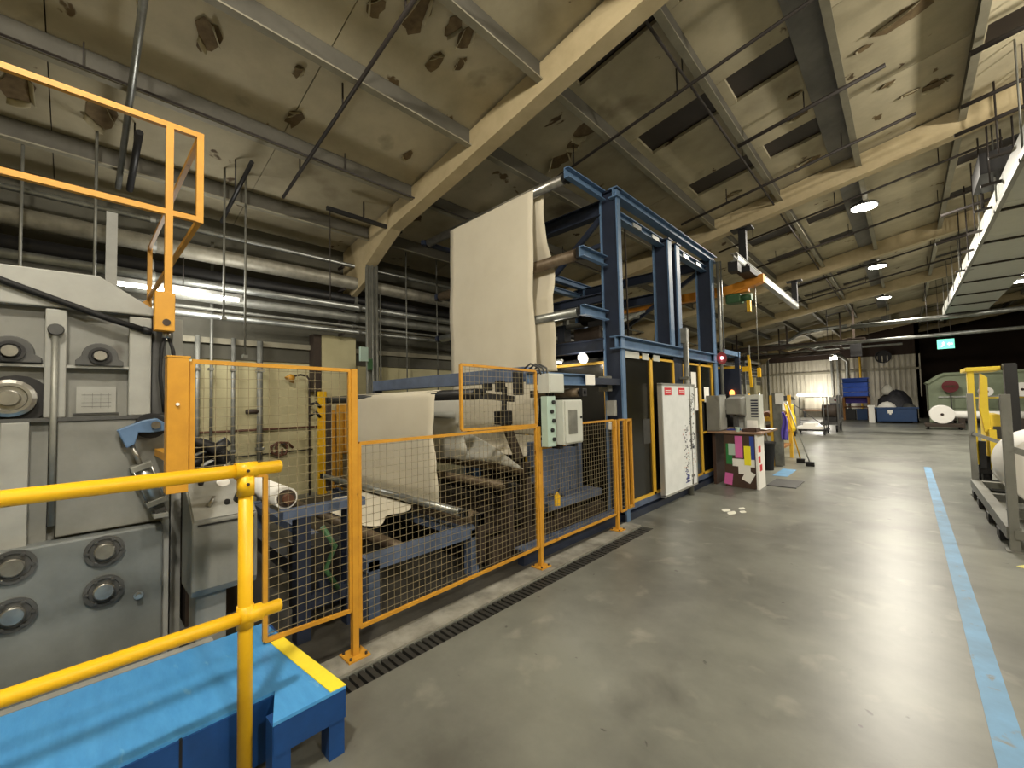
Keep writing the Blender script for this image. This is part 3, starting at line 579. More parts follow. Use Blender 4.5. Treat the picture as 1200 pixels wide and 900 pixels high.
# pneumatic cylinder with blue lever
t = thing('pneumatic_cylinder', (X0+.1, .28, .95), 'silver pneumatic cylinder hung from a blue lever on the grey machine', 'cylinder')
MB().prism([(.16, 1.485), (.19, 1.5), (.27, 1.535), (.33, 1.545), (.375, 1.51), (.37, 1.47), (.30, 1.46), (.25, 1.465), (.235, 1.40), (.20, 1.38), (.185, 1.42)], 'x', X0+.03, X0+.09).build('lever', 'blue_steel', t, .006)
MB().lathe((X0+.0, .31, 1.50), (1, 0, 0), [(0, .075), (.035, .075), (.035, 0)], 20).build('pivot_disc', 'blackm', t)
MB().lathe((X0+.09, .325, 1.505), (1, 0, 0), [(0, .022), (.015, .022), (.015, 0)], 12).build('pivot_pin', 'steel', t)
ax = lambda s, off=0: Vector((X0+.06, .222+.122*s+off*.96, 1.40-.37*s+off*.28))
MB().cyl(ax(0), ax(.34), .012, 10).build('rod', 'steel', t)
cb = MB().cyl(ax(.34), ax(.95), .036, 16).build('barrel', 'galv', t)
for s in (.36, .93): MB().obox(ax(s), (.09, .10, .035), Matrix.Rotation(math.atan2(.122, .37), 3, 'X')).build('end_cap', 'galv_dull', cb, .004)
for k in (-1, 1): MB().cyl(ax(.36, .04*k)+Vector((.04, 0, 0)), ax(.93, .04*k)+Vector((.04, 0, 0)), .005, 6).build('tie_rod', 'steel', cb)
MB().obox(ax(1.03), (.05, .05, .06), Matrix.Rotation(.3, 3, 'X')).build('clevis', 'grey_dark', t); MB().box(X0, X0+.12, .32, .385, .965, .985).build('mount_bracket', 'grey_light', t)
# hoses at the machine edge
for (dy, lab) in ((0, 'black hydraulic hose looping down the machine edge, inner one'), (.035, 'black hydraulic hose looping down the machine edge, outer one')):
    t = thing('hydraulic_hose', (X0+.03, .36+dy, 1.6), lab, 'hose')
    MB().tube([(X0+.05, .365+dy*.5, 2.04), (X0+.06, .35+dy*1.6, 1.95), (X0+.06, .345+dy*2, 1.8), (X0+.05, .36+dy*1.5, 1.65), (X0+.02, .37+dy, 1.58)], .009, 8).build('hose', 'rubber', t)
    MB().cyl((X0+.05, .365+dy*.5, 2.03), (X0+.05, .365+dy*.5, 2.07), .013, 8).build('fitting', 'steel', t)

# orange overhead guard
t = thing('guard_frame', (-3.22, .37, 2.07), 'orange square tube guard rail with braces above the grey machine', 'guard rail')
GX = -3.2
MB().box(GX-.05, GX+.02, .31, .405, 2.065, 2.3).build('socket_bracket', 'orange', t, .004)
MB().lathe((GX+.02, .365, 2.115), (1, 0, 0), [(0, .02), (.006, .02), (.006, 0)], 12).build('socket_bolt', 'rust_dark', t)
MB().bar((GX, .372, 2.25), (GX, .372, 3.34), .036, .036).build('post', 'orange', t)
MB().bar((GX, -1.2, 3.32), (GX, .522, 3.335), .033, .033).build('top_rail', 'orange', t)
MB().bar((GX, -1.2, 2.80), (GX, .522, 2.79), .033, .033).build('mid_rail', 'orange', t)
MB().bar((GX, .522, 2.77), (GX, .522, 3.35), .036, .036).build('corner_post', 'orange', t)
MB().bar((GX-.02, .522, 3.33), (-5.9, .522, 3.33), .028, .03).build('return_top_rail', 'orange', t)
MB().bar((GX-.02, .522, 2.79), (-5.9, .522, 2.79), .028, .03).build('return_mid_rail', 'orange', t)
MB().bar((-5.9, .53, 2.3), (-5.9, .53, 3.35), .04, .04).build('rear_post', 'orange', t)
MB().bar((-5.9, .53, 2.78), (-5.9, .15, 2.36), .035, .035).build('foot_brace', 'orange', t)
MB().bar((-5.9, .53, 2.34), (-5.9, -.2, 2.34), .035, .035).build('foot_rail', 'orange', t)
# grey stanchion behind
t = thing('machine_post', (-3.45, .46, 0), 'pale grey steel post standing at the edge of the grey machine', 'post')
MB().box(-3.5, -3.42, .425, .475, 0, 2.18).build('upright', 'grey_light', t); MB().box(-3.56, -3.36, .40, .50, 0, .02).build('base_plate', 'grey_dark', t); MB().box(-3.5, -3.42, .385, .415, 0, 1.9).build('second_channel', 'galv_dull', t)

# ---------------------------------------------------------------- control console
t = thing('control_console', (-3.0, .6, 0), 'grey pedestal control console with a sloping switch panel', 'console')
MB().prism([(-3.16, .56), (-2.87, .56), (-2.85, .60), (-2.85, .97), (-3.12, 1.165), (-3.16, 1.165)], 'y', .445, .76).build('housing', 'grey_paint', t, .008)
MB().box(-3.12, -2.92, .475, .62, 0, .57).build('pedestal', 'grey_paint', t, .006)
MB().box(-3.2, -2.86, .42, .70, 0, .025).build('foot', 'grey_dark', t)
sl = math.atan2(.195, .27); Rs = Matrix.Rotation(sl, 3, 'Y')
pn = lambda u, y, h=0: Vector((-2.85-.27*u, y, .97+.195*u)) + Vector((math.sin(sl), 0, math.cos(sl)))*h
pl = MB().obox(pn(.5, .602, .004), (.315, .295, .012), Rs).build('switch_panel', 'grey_light', t, .002)
for (u, y, k) in ((.28, .53, 'tog'), (.85, .52, 'btn'), (.82, .63, 'dial'), (.35, .69, 'knob'), (.85, .71, 'btn'), (.3, .62, 'btn')):
    q = Vector((math.sin(sl), 0, math.cos(sl)))
    if k == 'tog': MB().cyl(pn(u, y, .01), pn(u+.13, y+.03, .045), .012, 10, .008).build('toggle_lever', 'steel', pl)
    elif k == 'knob': MB().cyl(pn(u, y, .01), pn(u, y, .05), .035, 14, .03).build('rotary_knob', 'blackm', pl)
    elif k == 'dial': MB().cyl(pn(u, y, .01), pn(u, y, .016), .035, 18).build('dial', 'paper_white', pl)
    else: MB().cyl(pn(u, y, .01), pn(u, y, .03), .014, 12).build('push_button', 'blackm', pl)
MB().box(-2.86, -2.845, .47, .74, .945, .955).build('panel_lip', 'blackm', t)
t = thing('cable_pile', (-3.9, .9, 1.1), 'heap of dark rubber hoses behind the console', 'hose')
for k in range(5):
    MB().tube([(-3.75+.12*k*.4, .50+.28*i/8+.04*math.sin(i+k), 1.13+.05*k+.05*math.sin(i*.8+k*1.7)) for i in range(9)], .035, 8).build('hose', 'blackm', t)
MB().box(-3.95, -3.4, .5, .85, .2, 1.1).build('hose_bin', 'rust_dark', t)

# ---------------------------------------------------------------- safety fence (plane X = -2.6)
FX = -2.6
def mesh_panel(name, outline, label, holes=None, g='wire mesh panels of the orange safety fence', pitch=.05, flat=.023):
    """outline: list of (y, z) corners; frame bars along the edges, wires inside, clipped to the polygon"""
    ys = [p[0] for p in outline]; zs = [p[1] for p in outline]
    t = thing(name, (FX, (min(ys)+max(ys))/2, min(zs)), label, 'fence panel', g)
    n = len(outline)
    for i in range(n):
        a, b = outline[i], outline[(i+1) % n]
        w_ = flat*(1.0 if abs(b[1]-a[1]) > abs(b[0]-a[0]) else .93); MB().bar((FX, a[0], a[1]), (FX, b[0], b[1]), w_, w_, (1, 0, 0)).build('frame_bar', 'orange', t)
    def spans(val, ax):
        xs = []
        for i in range(n):
            a, b = outline[i], outline[(i+1) % n]
            if (a[ax] <= val) != (b[ax] <= val): xs.append(a[1-ax] + (b[1-ax]-a[1-ax])*(val-a[ax])/(b[ax]-a[ax]))
        xs.sort(); return list(zip(xs[::2], xs[1::2]))
    m = MB(); r = .0026
    y = min(ys)+pitch
    while y < max(ys)-.01:
        for a, b in spans(y, 0): m.bar((FX-.004, y, a), (FX-.004, y, b), r, r)
        y += pitch
    z = min(zs)+pitch
    while z < max(zs)-.01:
        for a, b in spans(z, 1): m.bar((FX, a, z), (FX, b, z), r, r)
        z += pitch
    stuff(m.build('wire_mesh', 'mesh_wire', t, fix=False))
    return t
p = mesh_panel('mesh_gate', [(.40, 1.26), (.73, 1.22), (.73, .32), (1.215, .30), (1.215, 1.82), (.40, 1.835)], 'stepped orange mesh panel standing over the control console')
p = thing('fence_post', (FX, .345, 1.2), 'short wide orange box post at the end of the mesh by the machine', 'post', 'posts of the orange safety fence')
MB().box(FX-.05, FX+.03, .30, .385, 1.19, 1.85).build('box_section', 'orange', p, .003); MB().box(FX-.052, FX+.032, .298, .39, 1.85, 1.858).build('cap', 'orange', p)
MB().box(-3.3, FX-.05, .33, .37, 1.32, 1.36).build('fixing_arm', 'orange', p); MB().cyl((FX+.03, .34, 1.62), (FX+.04, .34, 1.62), .008, 8).build('bolt', 'paper_white', p)
def fpost(y, z1, label, wdt=.04):
    p = thing('fence_post', (FX, y, 0), label, 'post', 'posts of the orange safety fence')
    MB().box(FX-wdt/2, FX+wdt/2, y-wdt/2, y+wdt/2, 0, z1).build('post_tube', 'orange', p, .003)
    MB().box(FX-.07, FX+.07, y-.07, y+.07, .01, .022).build('base_plate', 'orange', p)
    for dx, dy in ((-.05, -.05), (.05, .05), (-.05, .05), (.05, -.05)): MB().cyl((FX+dx, y+dy, .02), (FX+dx, y+dy, .035), .009, 6).build('bolt', 'rust_dark', p)
fpost(1.24, 1.83, 'tall orange fence post between the stepped panel and the long panel')
fpost(3.09, 1.35, 'orange fence post under the grey control box')
fpost(4.55, 1.345, 'orange fence post next to the dark enclosure')
mesh_panel('mesh_fence', [(1.275, .175), (3.055, .20), (3.055, 1.345), (1.275, 1.345)], 'long low orange mesh panel in front of the hanging paper')
mesh_panel('mesh_fence', [(2.14, 1.375), (3.07, 1.365), (3.07, 1.885), (2.14, 1.905)], 'small upper mesh panel set on top of the long low one')
mesh_panel('mesh_fence', [(3.125, .2), (4.515, .205), (4.515, 1.34), (3.62, 1.34), (3.62, 1.13), (3.125, 1.135)], 'notched orange mesh panel below the grey control box')
mesh_panel('mesh_gate', [(4.64, .21), (4.78, .21), (4.78, 1.335), (4.64, 1.335)], 'narrow orange mesh gate leaf against the dark enclosure')
t = thing('gate_frame', (FX, 4.9, .2), 'narrow empty orange gate frame at the corner of the dark enclosure', 'gate')
for y in (4.83, 4.95): MB().bar((FX, y, .21), (FX, y, 1.34), .03, .03).build('stile', 'orange', t)
for z in (.225, 1.325): MB().bar((FX, 4.83, z), (FX, 4.95, z), .03, .03).build('cross_bar', 'orange', t)
MB().box(FX-.1, FX, 4.96, 4.98, .2, 1.3).build('hinge_strip', 'orange', t)
# control boxes on the fence
t = thing('control_box', (FX+.03, 3.37, 1.13), 'pale grey wall box with a grey window door on the mesh fence', 'control box')
MB().box(FX+.0, FX+.17, 3.28, 3.6, 1.16, 1.60).build('body', 'cabinet', t, .006); d = MB().box(FX+.17, FX+.185, 3.3, 3.585, 1.175, 1.59).build('door', 'cabinet', t, .004)
MB().box(FX+.185, FX+.188, 3.34, 3.49, 1.26, 1.5).build('window', 'galv_dull', d); MB().cyl((FX+.185, 3.555, 1.42), (FX+.195, 3.555, 1.42), .012, 10).build('lock', 'blackm', d)
for y in (3.3, 3.55): MB().box(FX+.02, FX+.12, y-.02, y+.03, 1.12, 1.16).build('foot_bracket', 'blackm', t)
t = thing('junction_box', (FX, 3.25, 1.65), 'plain pale junction box above the grey control box', 'control box')
MB().box(FX-.02, FX+.12, 3.13, 3.37, 1.67, 1.86).build('body', 'cabinet', t, .006); MB().box(FX+.12, FX+.128, 3.14, 3.36, 1.68, 1.85).build('lid', 'cabinet', t, .003)
for k in range(3): MB().cyl((FX+.05, 3.18+k*.05, 1.6), (FX+.05, 3.18+k*.05, 1.67), .012, 8).build('gland', 'blackm', t)
t = thing('push_button_station', (FX, 3.2, 1.15), 'tall pale green strip of black push buttons on the mesh fence', 'control box')
MB().box(FX+.02, FX+.1, 3.12, 3.25, 1.15, 1.64).build('body', 'pale_green', t, .004)
for k in range(5): MB().cyl((FX+.1, 3.195+.012*(-1)**k, 1.22+k*.09), (FX+.118, 3.195+.012*(-1)**k, 1.22+k*.09), .02, 10).build('push_button', 'blackm', t)
t = thing('cable_loop', (FX, 3.15, 1.8), 'grey cables arching over the junction box', 'cable')
for k in range(3): MB().tube([(FX+.02, 3.14+.05*k, 1.85), (FX+.02, 3.1+.06*k, 1.92), (FX-.04, 3.05+.07*k, 1.96), (FX-.12, 3.05+.08*k, 1.92)], .01, 6).build('cable', 'grey_dark', t)
# ================================================================ PAPER LINE
WX0, WX1 = -5.2, -3.42                                    # web edges
def web(name, path, x0, x1, label, m='paper', wav=.012, nu=24, th=.004, group='paper webs in the machine', edge=.02, ph=0.):
    """path: list of (y, z) followed by the sheet"""
    P = [Vector((0, a, b)) for a, b in path]; L = [0]
    for i in range(1, len(P)): L.append(L[-1]+(P[i]-P[i-1]).length)
    def at(s):
        d = s*L[-1]
        for i in range(1, len(P)):
            if d <= L[i] or i == len(P)-1:
                k = (d-L[i-1])/max(1e-6, L[i]-L[i-1]); return P[i-1].lerp(P[i], k)
    def fn(u, v):
        q = at(u); e = edge*math.sin(u*9+ph)*(abs(v-.5)*2)**2
        return (x0+(x1-x0)*v + e + .008*math.sin(u*23+ph), q.y + wav*math.sin(v*5+u*4+ph)*math.sin(math.pi*min(1, u*1.2)), q.z)
    o = MB().sheet(fn, nu, 16, th).build(name, m)
    return tag(o, label, 'paper', group)
def roller(name, y, z, r, x0, x1, label, m='steel', shaft=.022, jm='blackm', g='rollers of the paper line'):
    t = thing(name, ((x0+x1)/2, y, z), label, 'roller', g)
    MB().cyl((x0, y, z), (x1, y, z), r, 20).build('roll_body', m, t)
    MB().cyl((x0-.1, y, z), (x0, y, z), shaft, 10).build('journal', jm, t); MB().cyl((x1, y, z), (x1+.08, y, z), shaft, 10).build('journal', jm, t)
    for x in (x0-.1, x1+.03): MB().box(x, x+.05, y-r*.9, y+r*.9, z-r*.9, z+r*.9).build('bearing_block', jm, t, .004)
    return t
roller('guide_roller', 4.16, 4.36, .065, -5.85, -2.98, 'topmost bright roller carrying the tall hanging paper')
roller('guide_roller', 4.4, 3.46, .075, -5.85, -2.98, 'middle dull roller on the blue tower arms', 'rusty')
roller('guide_roller', 4.4, 2.72, .06, -5.85, -2.98, 'lowest pale roller on the blue tower arms', 'galv')
roller('guide_roller', 2.47, 1.67, .05, -5.85, -2.78, 'black roller holding the front paper sheet', 'blackm')
roller('guide_roller', 2.42, .60, .036, -5.95, -2.98, 'bright slim bar the front paper runs behind', 'galv')
roller('guide_roller', 2.62, .50, .06, -5.9, -3.0, 'brown roller low behind the slim bright bar', 'rusty')
roller('guide_roller', 3.3, .86, .045, -5.9, -2.95, 'upper brown roller under the curled paper edge', 'rusty')
roller('guide_roller', 3.02, .74, .045, -5.9, -2.95, 'second brown roller under the curled paper edge', 'rusty')
roller('guide_roller', 3.45, .6, .06, -5.9, -2.95, 'dark roller deep in the machine bed behind the fence', 'rust_dark')
roller('guide_roller', 3.8, .45, .07, -5.9, -2.95, 'dark thick roller at the bottom of the machine bed', 'rust_dark')
roller('guide_roller', 3.95, 1.68, .05, -3.3, -2.7, 'short dark roller under the light blue arm by the enclosure', 'rusty')
roller('guide_roller', 1.95, .35, .05, -5.9, -3.1, 'rust brown roller low behind the grey stand', 'rusty')
# webs
web('paper_web', [(4.20, 4.432), (4.16, 4.43), (4.11, 4.405), (4.09, 4.36), (4.085, 3.9), (4.08, 3.3), (4.09, 2.6), (4.09, 2.0), (4.1, 1.5), (4.1, 1.16)], WX0, WX1-.03, 'tall white paper sheet hanging from the topmost roller', nu=60, ph=.4)
web('paper_web', [(4.22, 4.40), (4.25, 4.2), (4.36, 3.75), (4.49, 3.5), (4.49, 3.35), (4.36, 3.0), (4.38, 2.75), (4.5, 2.3), (4.55, 2.0)], WX0+.05, WX1+.02, 'rear paper sheet zigzagging behind the tall hanging one', 'paper', .02, 60, ph=2.1, edge=.05)
web('paper_web', [(2.52, 1.70), (2.47, 1.728), (2.425, 1.70), (2.415, 1.66), (2.41, 1.3), (2.42, .95), (2.44, .72), (2.475, .62), (2.47, .54)], -5.15, -3.36, 'front white paper sheet draped over the black roller', nu=50, ph=1.2, edge=.03)
web('paper_web', [(2.42, .545), (2.36, .49), (2.25, .45), (2.1, .43), (1.95, .42)], -5.1, -3.85, 'lower tongue of paper curling out under the slim bright bar', 'paper', .02, 16, ph=.6, edge=.1)
tag(MB().sheet(lambda u, v: ((-5.3+1.1*v)*(1-u) + (-5.3+2.5*v)*u, 3.42-.3*u-.04*math.sin(v*7), 1.27-.345*u+.05*math.sin(u*3.1)*v+.012*math.sin(v*11)), 14, 20, .004).build('paper_web', 'paper_grey'), 'loose curled paper sheet lying on the upper brown roller', 'paper', 'paper webs in the machine')
o = web('paper_web', [(2.82, 1.66), (2.79, 1.62), (2.78, 1.45), (2.79, 1.25), (2.81, 1.1), (2.86, .98)], -5.25, -3.4, 'grey tinted paper sheet hanging close behind the front sheet', 'paper_grey', .02, 40, ph=.9, edge=.06)
MB().sheet(lambda u, v: (-5.2+1.74*v, 2.755+.006*math.sin(v*5+1), 1.5-.07*u), 2, 8, .002).build('dark_band', 'web_band', o)
web('paper_web', [(4.095, 1.15), (4.07, 1.05), (4.0, .97), (3.9, .935), (3.8, .925)], WX0, WX1+.05, 'lower end of the paper running in under the blue cross beam', 'paper', .02, 24, ph=3.0, edge=.05)
# parent roll
t = thing('paper_roll', (-4, 1.0, .93), 'white paper roll with a reddish core behind the console', 'paper roll')
MB().cyl((-5.4, 1.0, .97), (-3.1, 1.0, .97), .072, 28).build('paper_body', 'paper_white', t); MB().cyl((-5.5, 1.0, .97), (-3.05, 1.0, .97), .032, 16).build('core', 'brown', t)
MB().cyl((-3.099, 1.0, .97), (-3.09, 1.0, .97), .06, 24).build('end_face', 'rust_dark', t)
# stands and frames
t = thing('unwind_stand', (-3.05, 1.25, 0), 'dark navy steel stand with a top beam behind the stepped mesh', 'machine frame')
for y in (1.08, 1.42): MB().bar((-3.05, y, 0), (-3.05, y, .86), .09, .09).build('post', 'navy_steel', t)
MB().bar((-3.05, .95, .87), (-3.05, 1.52, .87), .1, .06).build('top_beam', 'slate_steel', t); MB().bar((-3.05, 1.1, .25), (-3.05, 1.42, .25), .08, .1).build('lower_beam', 'navy_steel', t)
for y in (1.08, 1.42): MB().bar((-5.9, y, 0), (-5.9, y, .86), .09, .09).build('post', 'navy_steel', t)
MB().bar((-5.9, 1.25, .3), (-3.05, 1.25, .3), .1, .12).build('cross_member', 'navy_steel', t); MB().box(-3.4, -3.1, 1.1, 1.4, .12, .6).build('drive_box', 'blackm', t, .01)
MB().tube([(-3.0, 1.2, .75), (-2.98, 1.28, .6), (-3.0, 1.22, .45), (-2.98, 1.3, .3)], .018, 8).build('green_hose', 'motor_green', t)
t = thing('grey_stand', (-3.0, 2.06, 0), 'low slate blue steel table frame behind the long mesh panel', 'machine frame')
for y in (1.56, 2.56): MB().bar((-3.0, y, 0), (-3.0, y, .42), .09, .1).build('leg', 'slate_steel', t)
MB().bar((-3.0, 1.5, .40), (-3.0, 2.62, .40), .1, .1).build('top_rail', 'slate_steel', t)
for y in (1.56, 2.56): MB().bar((-5.9, y, 0), (-5.9, y, .42), .09, .1).build('leg', 'slate_steel', t)
for y in (1.56, 2.56): MB().bar((-5.9, y, .36), (-3.0, y, .36), .08, .08).build('cross_rail', 'slate_steel', t)
t = thing('machine_bed', (-4.5, 3.4, 0), 'dark rusty machine bed under the rollers behind the fence', 'machine frame')
for x in (-5.95, -2.98): MB().box(x-.05, x+.05, 2.75, 4.8, 0, .26).build('side_beam', 'rust_dark', t)
for y in (2.85, 3.15, 3.55, 4.0, 4.45): MB().box(-5.95, -2.98, y-.05, y+.05, .12, .24).build('cross_beam', 'rust_dark', t)
for (x, y, z) in ((-2.95, 3.3, .95), (-2.95, 3.02, .8), (-5.95, 3.3, .95), (-5.95, 3.02, .8), (-2.95, 3.45, .7), (-5.95, 3.45, .7), (-2.95, 3.8, .5), (-5.95, 3.8, .5), (-2.95, 2.62, .55)): MB().box(x-.03, x+.03, y-.04, y+.04, .1, z).build('bearing_leg', 'rust_dark', t)
MB().box(-5.9, -3.1, 2.7, 4.7, .27, .285).build('drip_tray', 'rust_dark', t)
for x in (-5.95, -2.9):
    MB().bar((x, 2.47, .4), (x, 2.47, 1.62), .06, .06).build('roller_upright', 'rust_dark', t) if x < -4 else MB().bar((x+.02, 3.05, 1.62), (x+.02, 2.47, 1.67), .03, .06).build('roller_arm', 'blackm', t)
t = thing('web_support_frame', (-4.2, 3.22, 1.8), 'navy steel cross beam above the draped paper with black linkages', 'machine frame')
MB().box(-5.95, -2.82, 3.15, 3.3, 1.80, 1.95).build('beam', 'slate_steel', t, .004)
for x in (-5.95, -2.98): MB().box(x-.05, x+.05, 3.17, 3.28, .25, 1.8).build('leg', 'navy_steel', t) if x < -4 else None
MB().bar((-2.86, 3.22, 1.88), (-2.86, 4.9, 1.80), .07, .1).build('support_arm', 'navy_steel', t)
for (x, z0, z1) in ((-3.32, 1.72, 1.8), (-3.12, 1.70, 1.82), (-2.86, 1.66, 1.9)): MB().box(x-.03, x+.03, 3.05, 3.16, z0, z1).build('clamp_block', 'blackm', t, .008)
MB().bar((-3.05, 3.1, 1.75), (-3.02, 3.05, 1.45), .03, .05).build('lever', 'blackm', t); MB().box(-3.1, -2.96, 2.98, 3.12, 1.36, 1.5).build('lever_knuckle', 'blackm', t, .01); MB().bar((-3.02, 3.06, 1.4), (-3.0, 3.25, .98), .05, .09).build('lever', 'rust_dark', t)
t = thing('channel_jib', (-2.72, 3.85, 1.8), 'light blue channel arm with a white end behind the junction box', 'machine frame')
MB().chan((-2.74, 3.12, 1.83), (-2.74, 4.3, 1.83), .06, .13).build('channel', 'blue_steel', t); MB().box(-2.705, -2.69, 4.1, 4.28, 1.77, 1.89).build('white_label', 'paper_white', t); MB().box(-2.8, -2.7, 4.28, 4.9, 1.78, 1.86).build('extension', 'navy_steel', t)
t = thing('blue_cover', (-3.0, 4.0, 0), 'pale blue machine cover with a shelf behind the notched mesh', 'machine cover')
MB().box(-3.2, -3.05, 3.6, 4.5, .42, 1.12).build('cover_plate', 'slate_steel', t, .006); MB().box(-3.05, -2.78, 3.45, 4.5, .42, .5).build('shelf', 'slate_steel', t, .004); MB().box(-3.18, -3.08, 3.65, 4.45, 0, .42).build('leg_panel', 'rust_dark', t)
t = thing('yellow_tag', (-2.63, 3.42, .55), 'small bright yellow tag hanging inside the mesh fence', 'tag')
MB().prism([(3.38, .52), (3.46, .51), (3.47, .60), (3.42, .66), (3.385, .62)], 'x', -2.65, -2.635).build('tag_plate', 'yellow', t); MB().cyl((-2.64, 3.43, .65), (-2.61, 3.43, .70), .004, 6).build('wire', 'dark_pipe', t)
t = thing('base_rail', (-2.72, 3.5, 0), 'dark blue base rail on the floor under the notched mesh', 'machine frame')
MB().box(-2.82, -2.74, 3.0, 4.9, .0, .14).build('web', 'navy_steel', t); MB().box(-2.86, -2.72, 3.0, 4.9, .14, .155).build('flange', 'slate_steel', t)

# ================================================================ BLUE TOWER
t = thing('steel_tower', (-4.2, 6.9, 0), 'tall blue steel gantry tower over the dark machine enclosure', 'tower')
TX, TR = -2.81, -5.75
def hcol(x, y, z0, z1, m='navy_steel', w1=.27, d1=.16):
    o = MB().box(x-w1/2+.02, x+w1/2-.02, y-.02, y+.02, z0, z1).build('column', m, t)
    for k in (-1, 1): MB().box(x+k*(w1/2-.012)-.012, x+k*(w1/2-.012)+.012, y-d1/2, y+d1/2, z0, z1).build('column_flange', 'blue_steel', o)
    MB().box(x-w1/2-.02, x+w1/2+.02, y-d1/2-.02, y+d1/2+.02, z1, z1+.02).build('cap_plate', m, o)
    return o
hcol(TX, 4.97, 0, 4.4, d1=.09); hcol(TR, 4.97, 0, 4.4)
for y in (6.62, 6.95): hcol(TX, y, 2.43, 4.16, d1=.14)
hcol(TX, 8.62, 0, 4.3, w1=.3); hcol(TR, 6.8, 2.43, 4.2); hcol(TR, 8.62, 0, 4.3)
for x in (TX, TR):
    MB().ibeam((x+.1, 4.88, 4.355), (x+.1, 8.88, 4.355), .13, .13).build('top_rail', 'blue_steel', t)
    MB().ibeam((x, 5.05, 4.14), (x, 8.6, 4.14), .12, .11).build('under_rail', 'blue_steel', t)
    MB().ibeam((x+.08, 4.86, 2.345), (x+.08, 8.88, 2.345), .16, .17).build('deck_beam', 'blue_steel', t)
for k in range(5): MB().box(TX+.05, TX+.075, 5.5+k*.62, 5.75+k*.62, 4.08, 4.14).build('rail_clip', 'galv', t)
for y in (4.97, 8.62):
    MB().ibeam((TR, y, 4.22), (TX-.12, y, 4.22), .14, .2).build('cross_beam', 'navy_steel', t)
    MB().ibeam((TR, y, 2.345), (TX-.12, y, 2.345), .14, .17).build('deck_cross_beam', 'navy_steel', t)
MB().ibeam((TR, 6.8, 3.3), (TX-.1, 6.8, 3.3), .12, .16).build('tie_beam', 'navy_steel', t)
MB().ibeam((TR, 4.97, 3.0), (TX-.12, 4.97, 3.0), .1, .12).build('tie_beam', 'navy_steel', t)
MB().bar((TX-.12, 4.97, 4.12), (-3.75, 4.97, 3.5), .05, .07).build('brace', 'navy_steel', t); MB().bar((-3.75, 4.97, 3.5), (TR, 4.97, 3.05), .05, .07).build('brace', 'navy_steel', t)
MB().bar((TX-.12, 4.97, 3.72), (TR, 4.97, 3.62), .05, .06).build('brace', 'navy_steel', t)
MB().bar((TX-.1, 8.6, 4.1), (TR+.1, 8.6, 2.6), .06, .08).build('brace', 'navy_steel', t)
for z, y0 in ((4.36, 4.05), (3.46, 4.32), (2.72, 4.32)):
    MB().chan((TX-.05, 4.9, z), (TX-.05, y0, z), .07, .13, side=-1).build('roller_arm', 'blue_steel', t); MB().bar((TR-.16, 4.9, z), (TR-.16, y0, z), .05, .07).build('rear_roller_arm', 'navy_steel', t)
MB().box(-5.75, -2.9, 4.95, 8.7, 2.43, 2.45).build('deck_plate', 'rust_dark', t)
MB().cyl((-2.9, 5.55, 2.45), (-2.9, 5.55, 4.1), .012, 6).build('chain', 'rust_dark', t)
# machinery on the deck
t = thing('deck_winch', (-4, 6, 2.45), 'dark drive motor and bright pulley rods on the tower deck', 'machine')
MB().box(-3.9, -3.4, 5.6, 6.2, 2.45, 2.75).build('gearbox', 'rust_dark', t, .02); MB().cyl((-3.9, 5.9, 3.0), (-3.3, 5.9, 3.0), .16, 16).build('motor', 'blackm', t); MB().box(-3.75, -3.45, 5.8, 6.0, 2.75, 3.0).build('bracket', 'blackm', t)
MB().bar((-3.1, 5.2, 2.6), (-3.0, 6.3, 3.0), .04, .04).build('rod', 'galv', t); MB().cyl((-5.4, 6.3, 2.95), (-3.1, 6.3, 2.95), .05, 12).build('shaft', 'galv_dull', t)
for x in (-5.3, -4.6): MB().box(x-.08, x+.08, 6.2, 6.4, 2.45, 2.98).build('shaft_stand', 'navy_steel', t)
t = thing('tower_lamp', (-3.35, 5.0, 2.2), 'small lit work lamp under the tower deck', 'lamp')
MB().lathe((-3.3, 5.0, 2.2), (0, -1, -.3), [(0, .04), (.04, .08), (.05, .085)], 14).build('hood', 'grey_light', t); MB().lathe((-3.3, 4.955, 2.188), (0, -1, -.3), [(0, .07), (.015, .05), (.02, 0)], 14).build('bulb', 'lamp_lit', t); MB().cyl((-3.3, 5.0, 2.2), (-3.3, 5.02, 2.28), .01, 6).build('stem', 'blackm', t)
l = lamp('tower_lamp_light', 'POINT', (0, 0, 0), 6, WARM, .06); l.parent = t; l.location = (.05, -.15, -.05)
t = thing('small_strip_lamp', (-3.85, 5.0, 2.15), 'short lit strip under the tower deck beside the work lamp', 'lamp')
MB().box(-4.05, -3.65, 4.9, 4.96, 2.16, 2.2).build('batten', 'grey_light', t); MB().box(-4.03, -3.67, 4.89, 4.95, 2.145, 2.16).build('tube', 'tube_lit', t); MB().box(-3.87, -3.83, 4.92, 4.96, 2.2, 2.27).build('bracket', 'blackm', t)

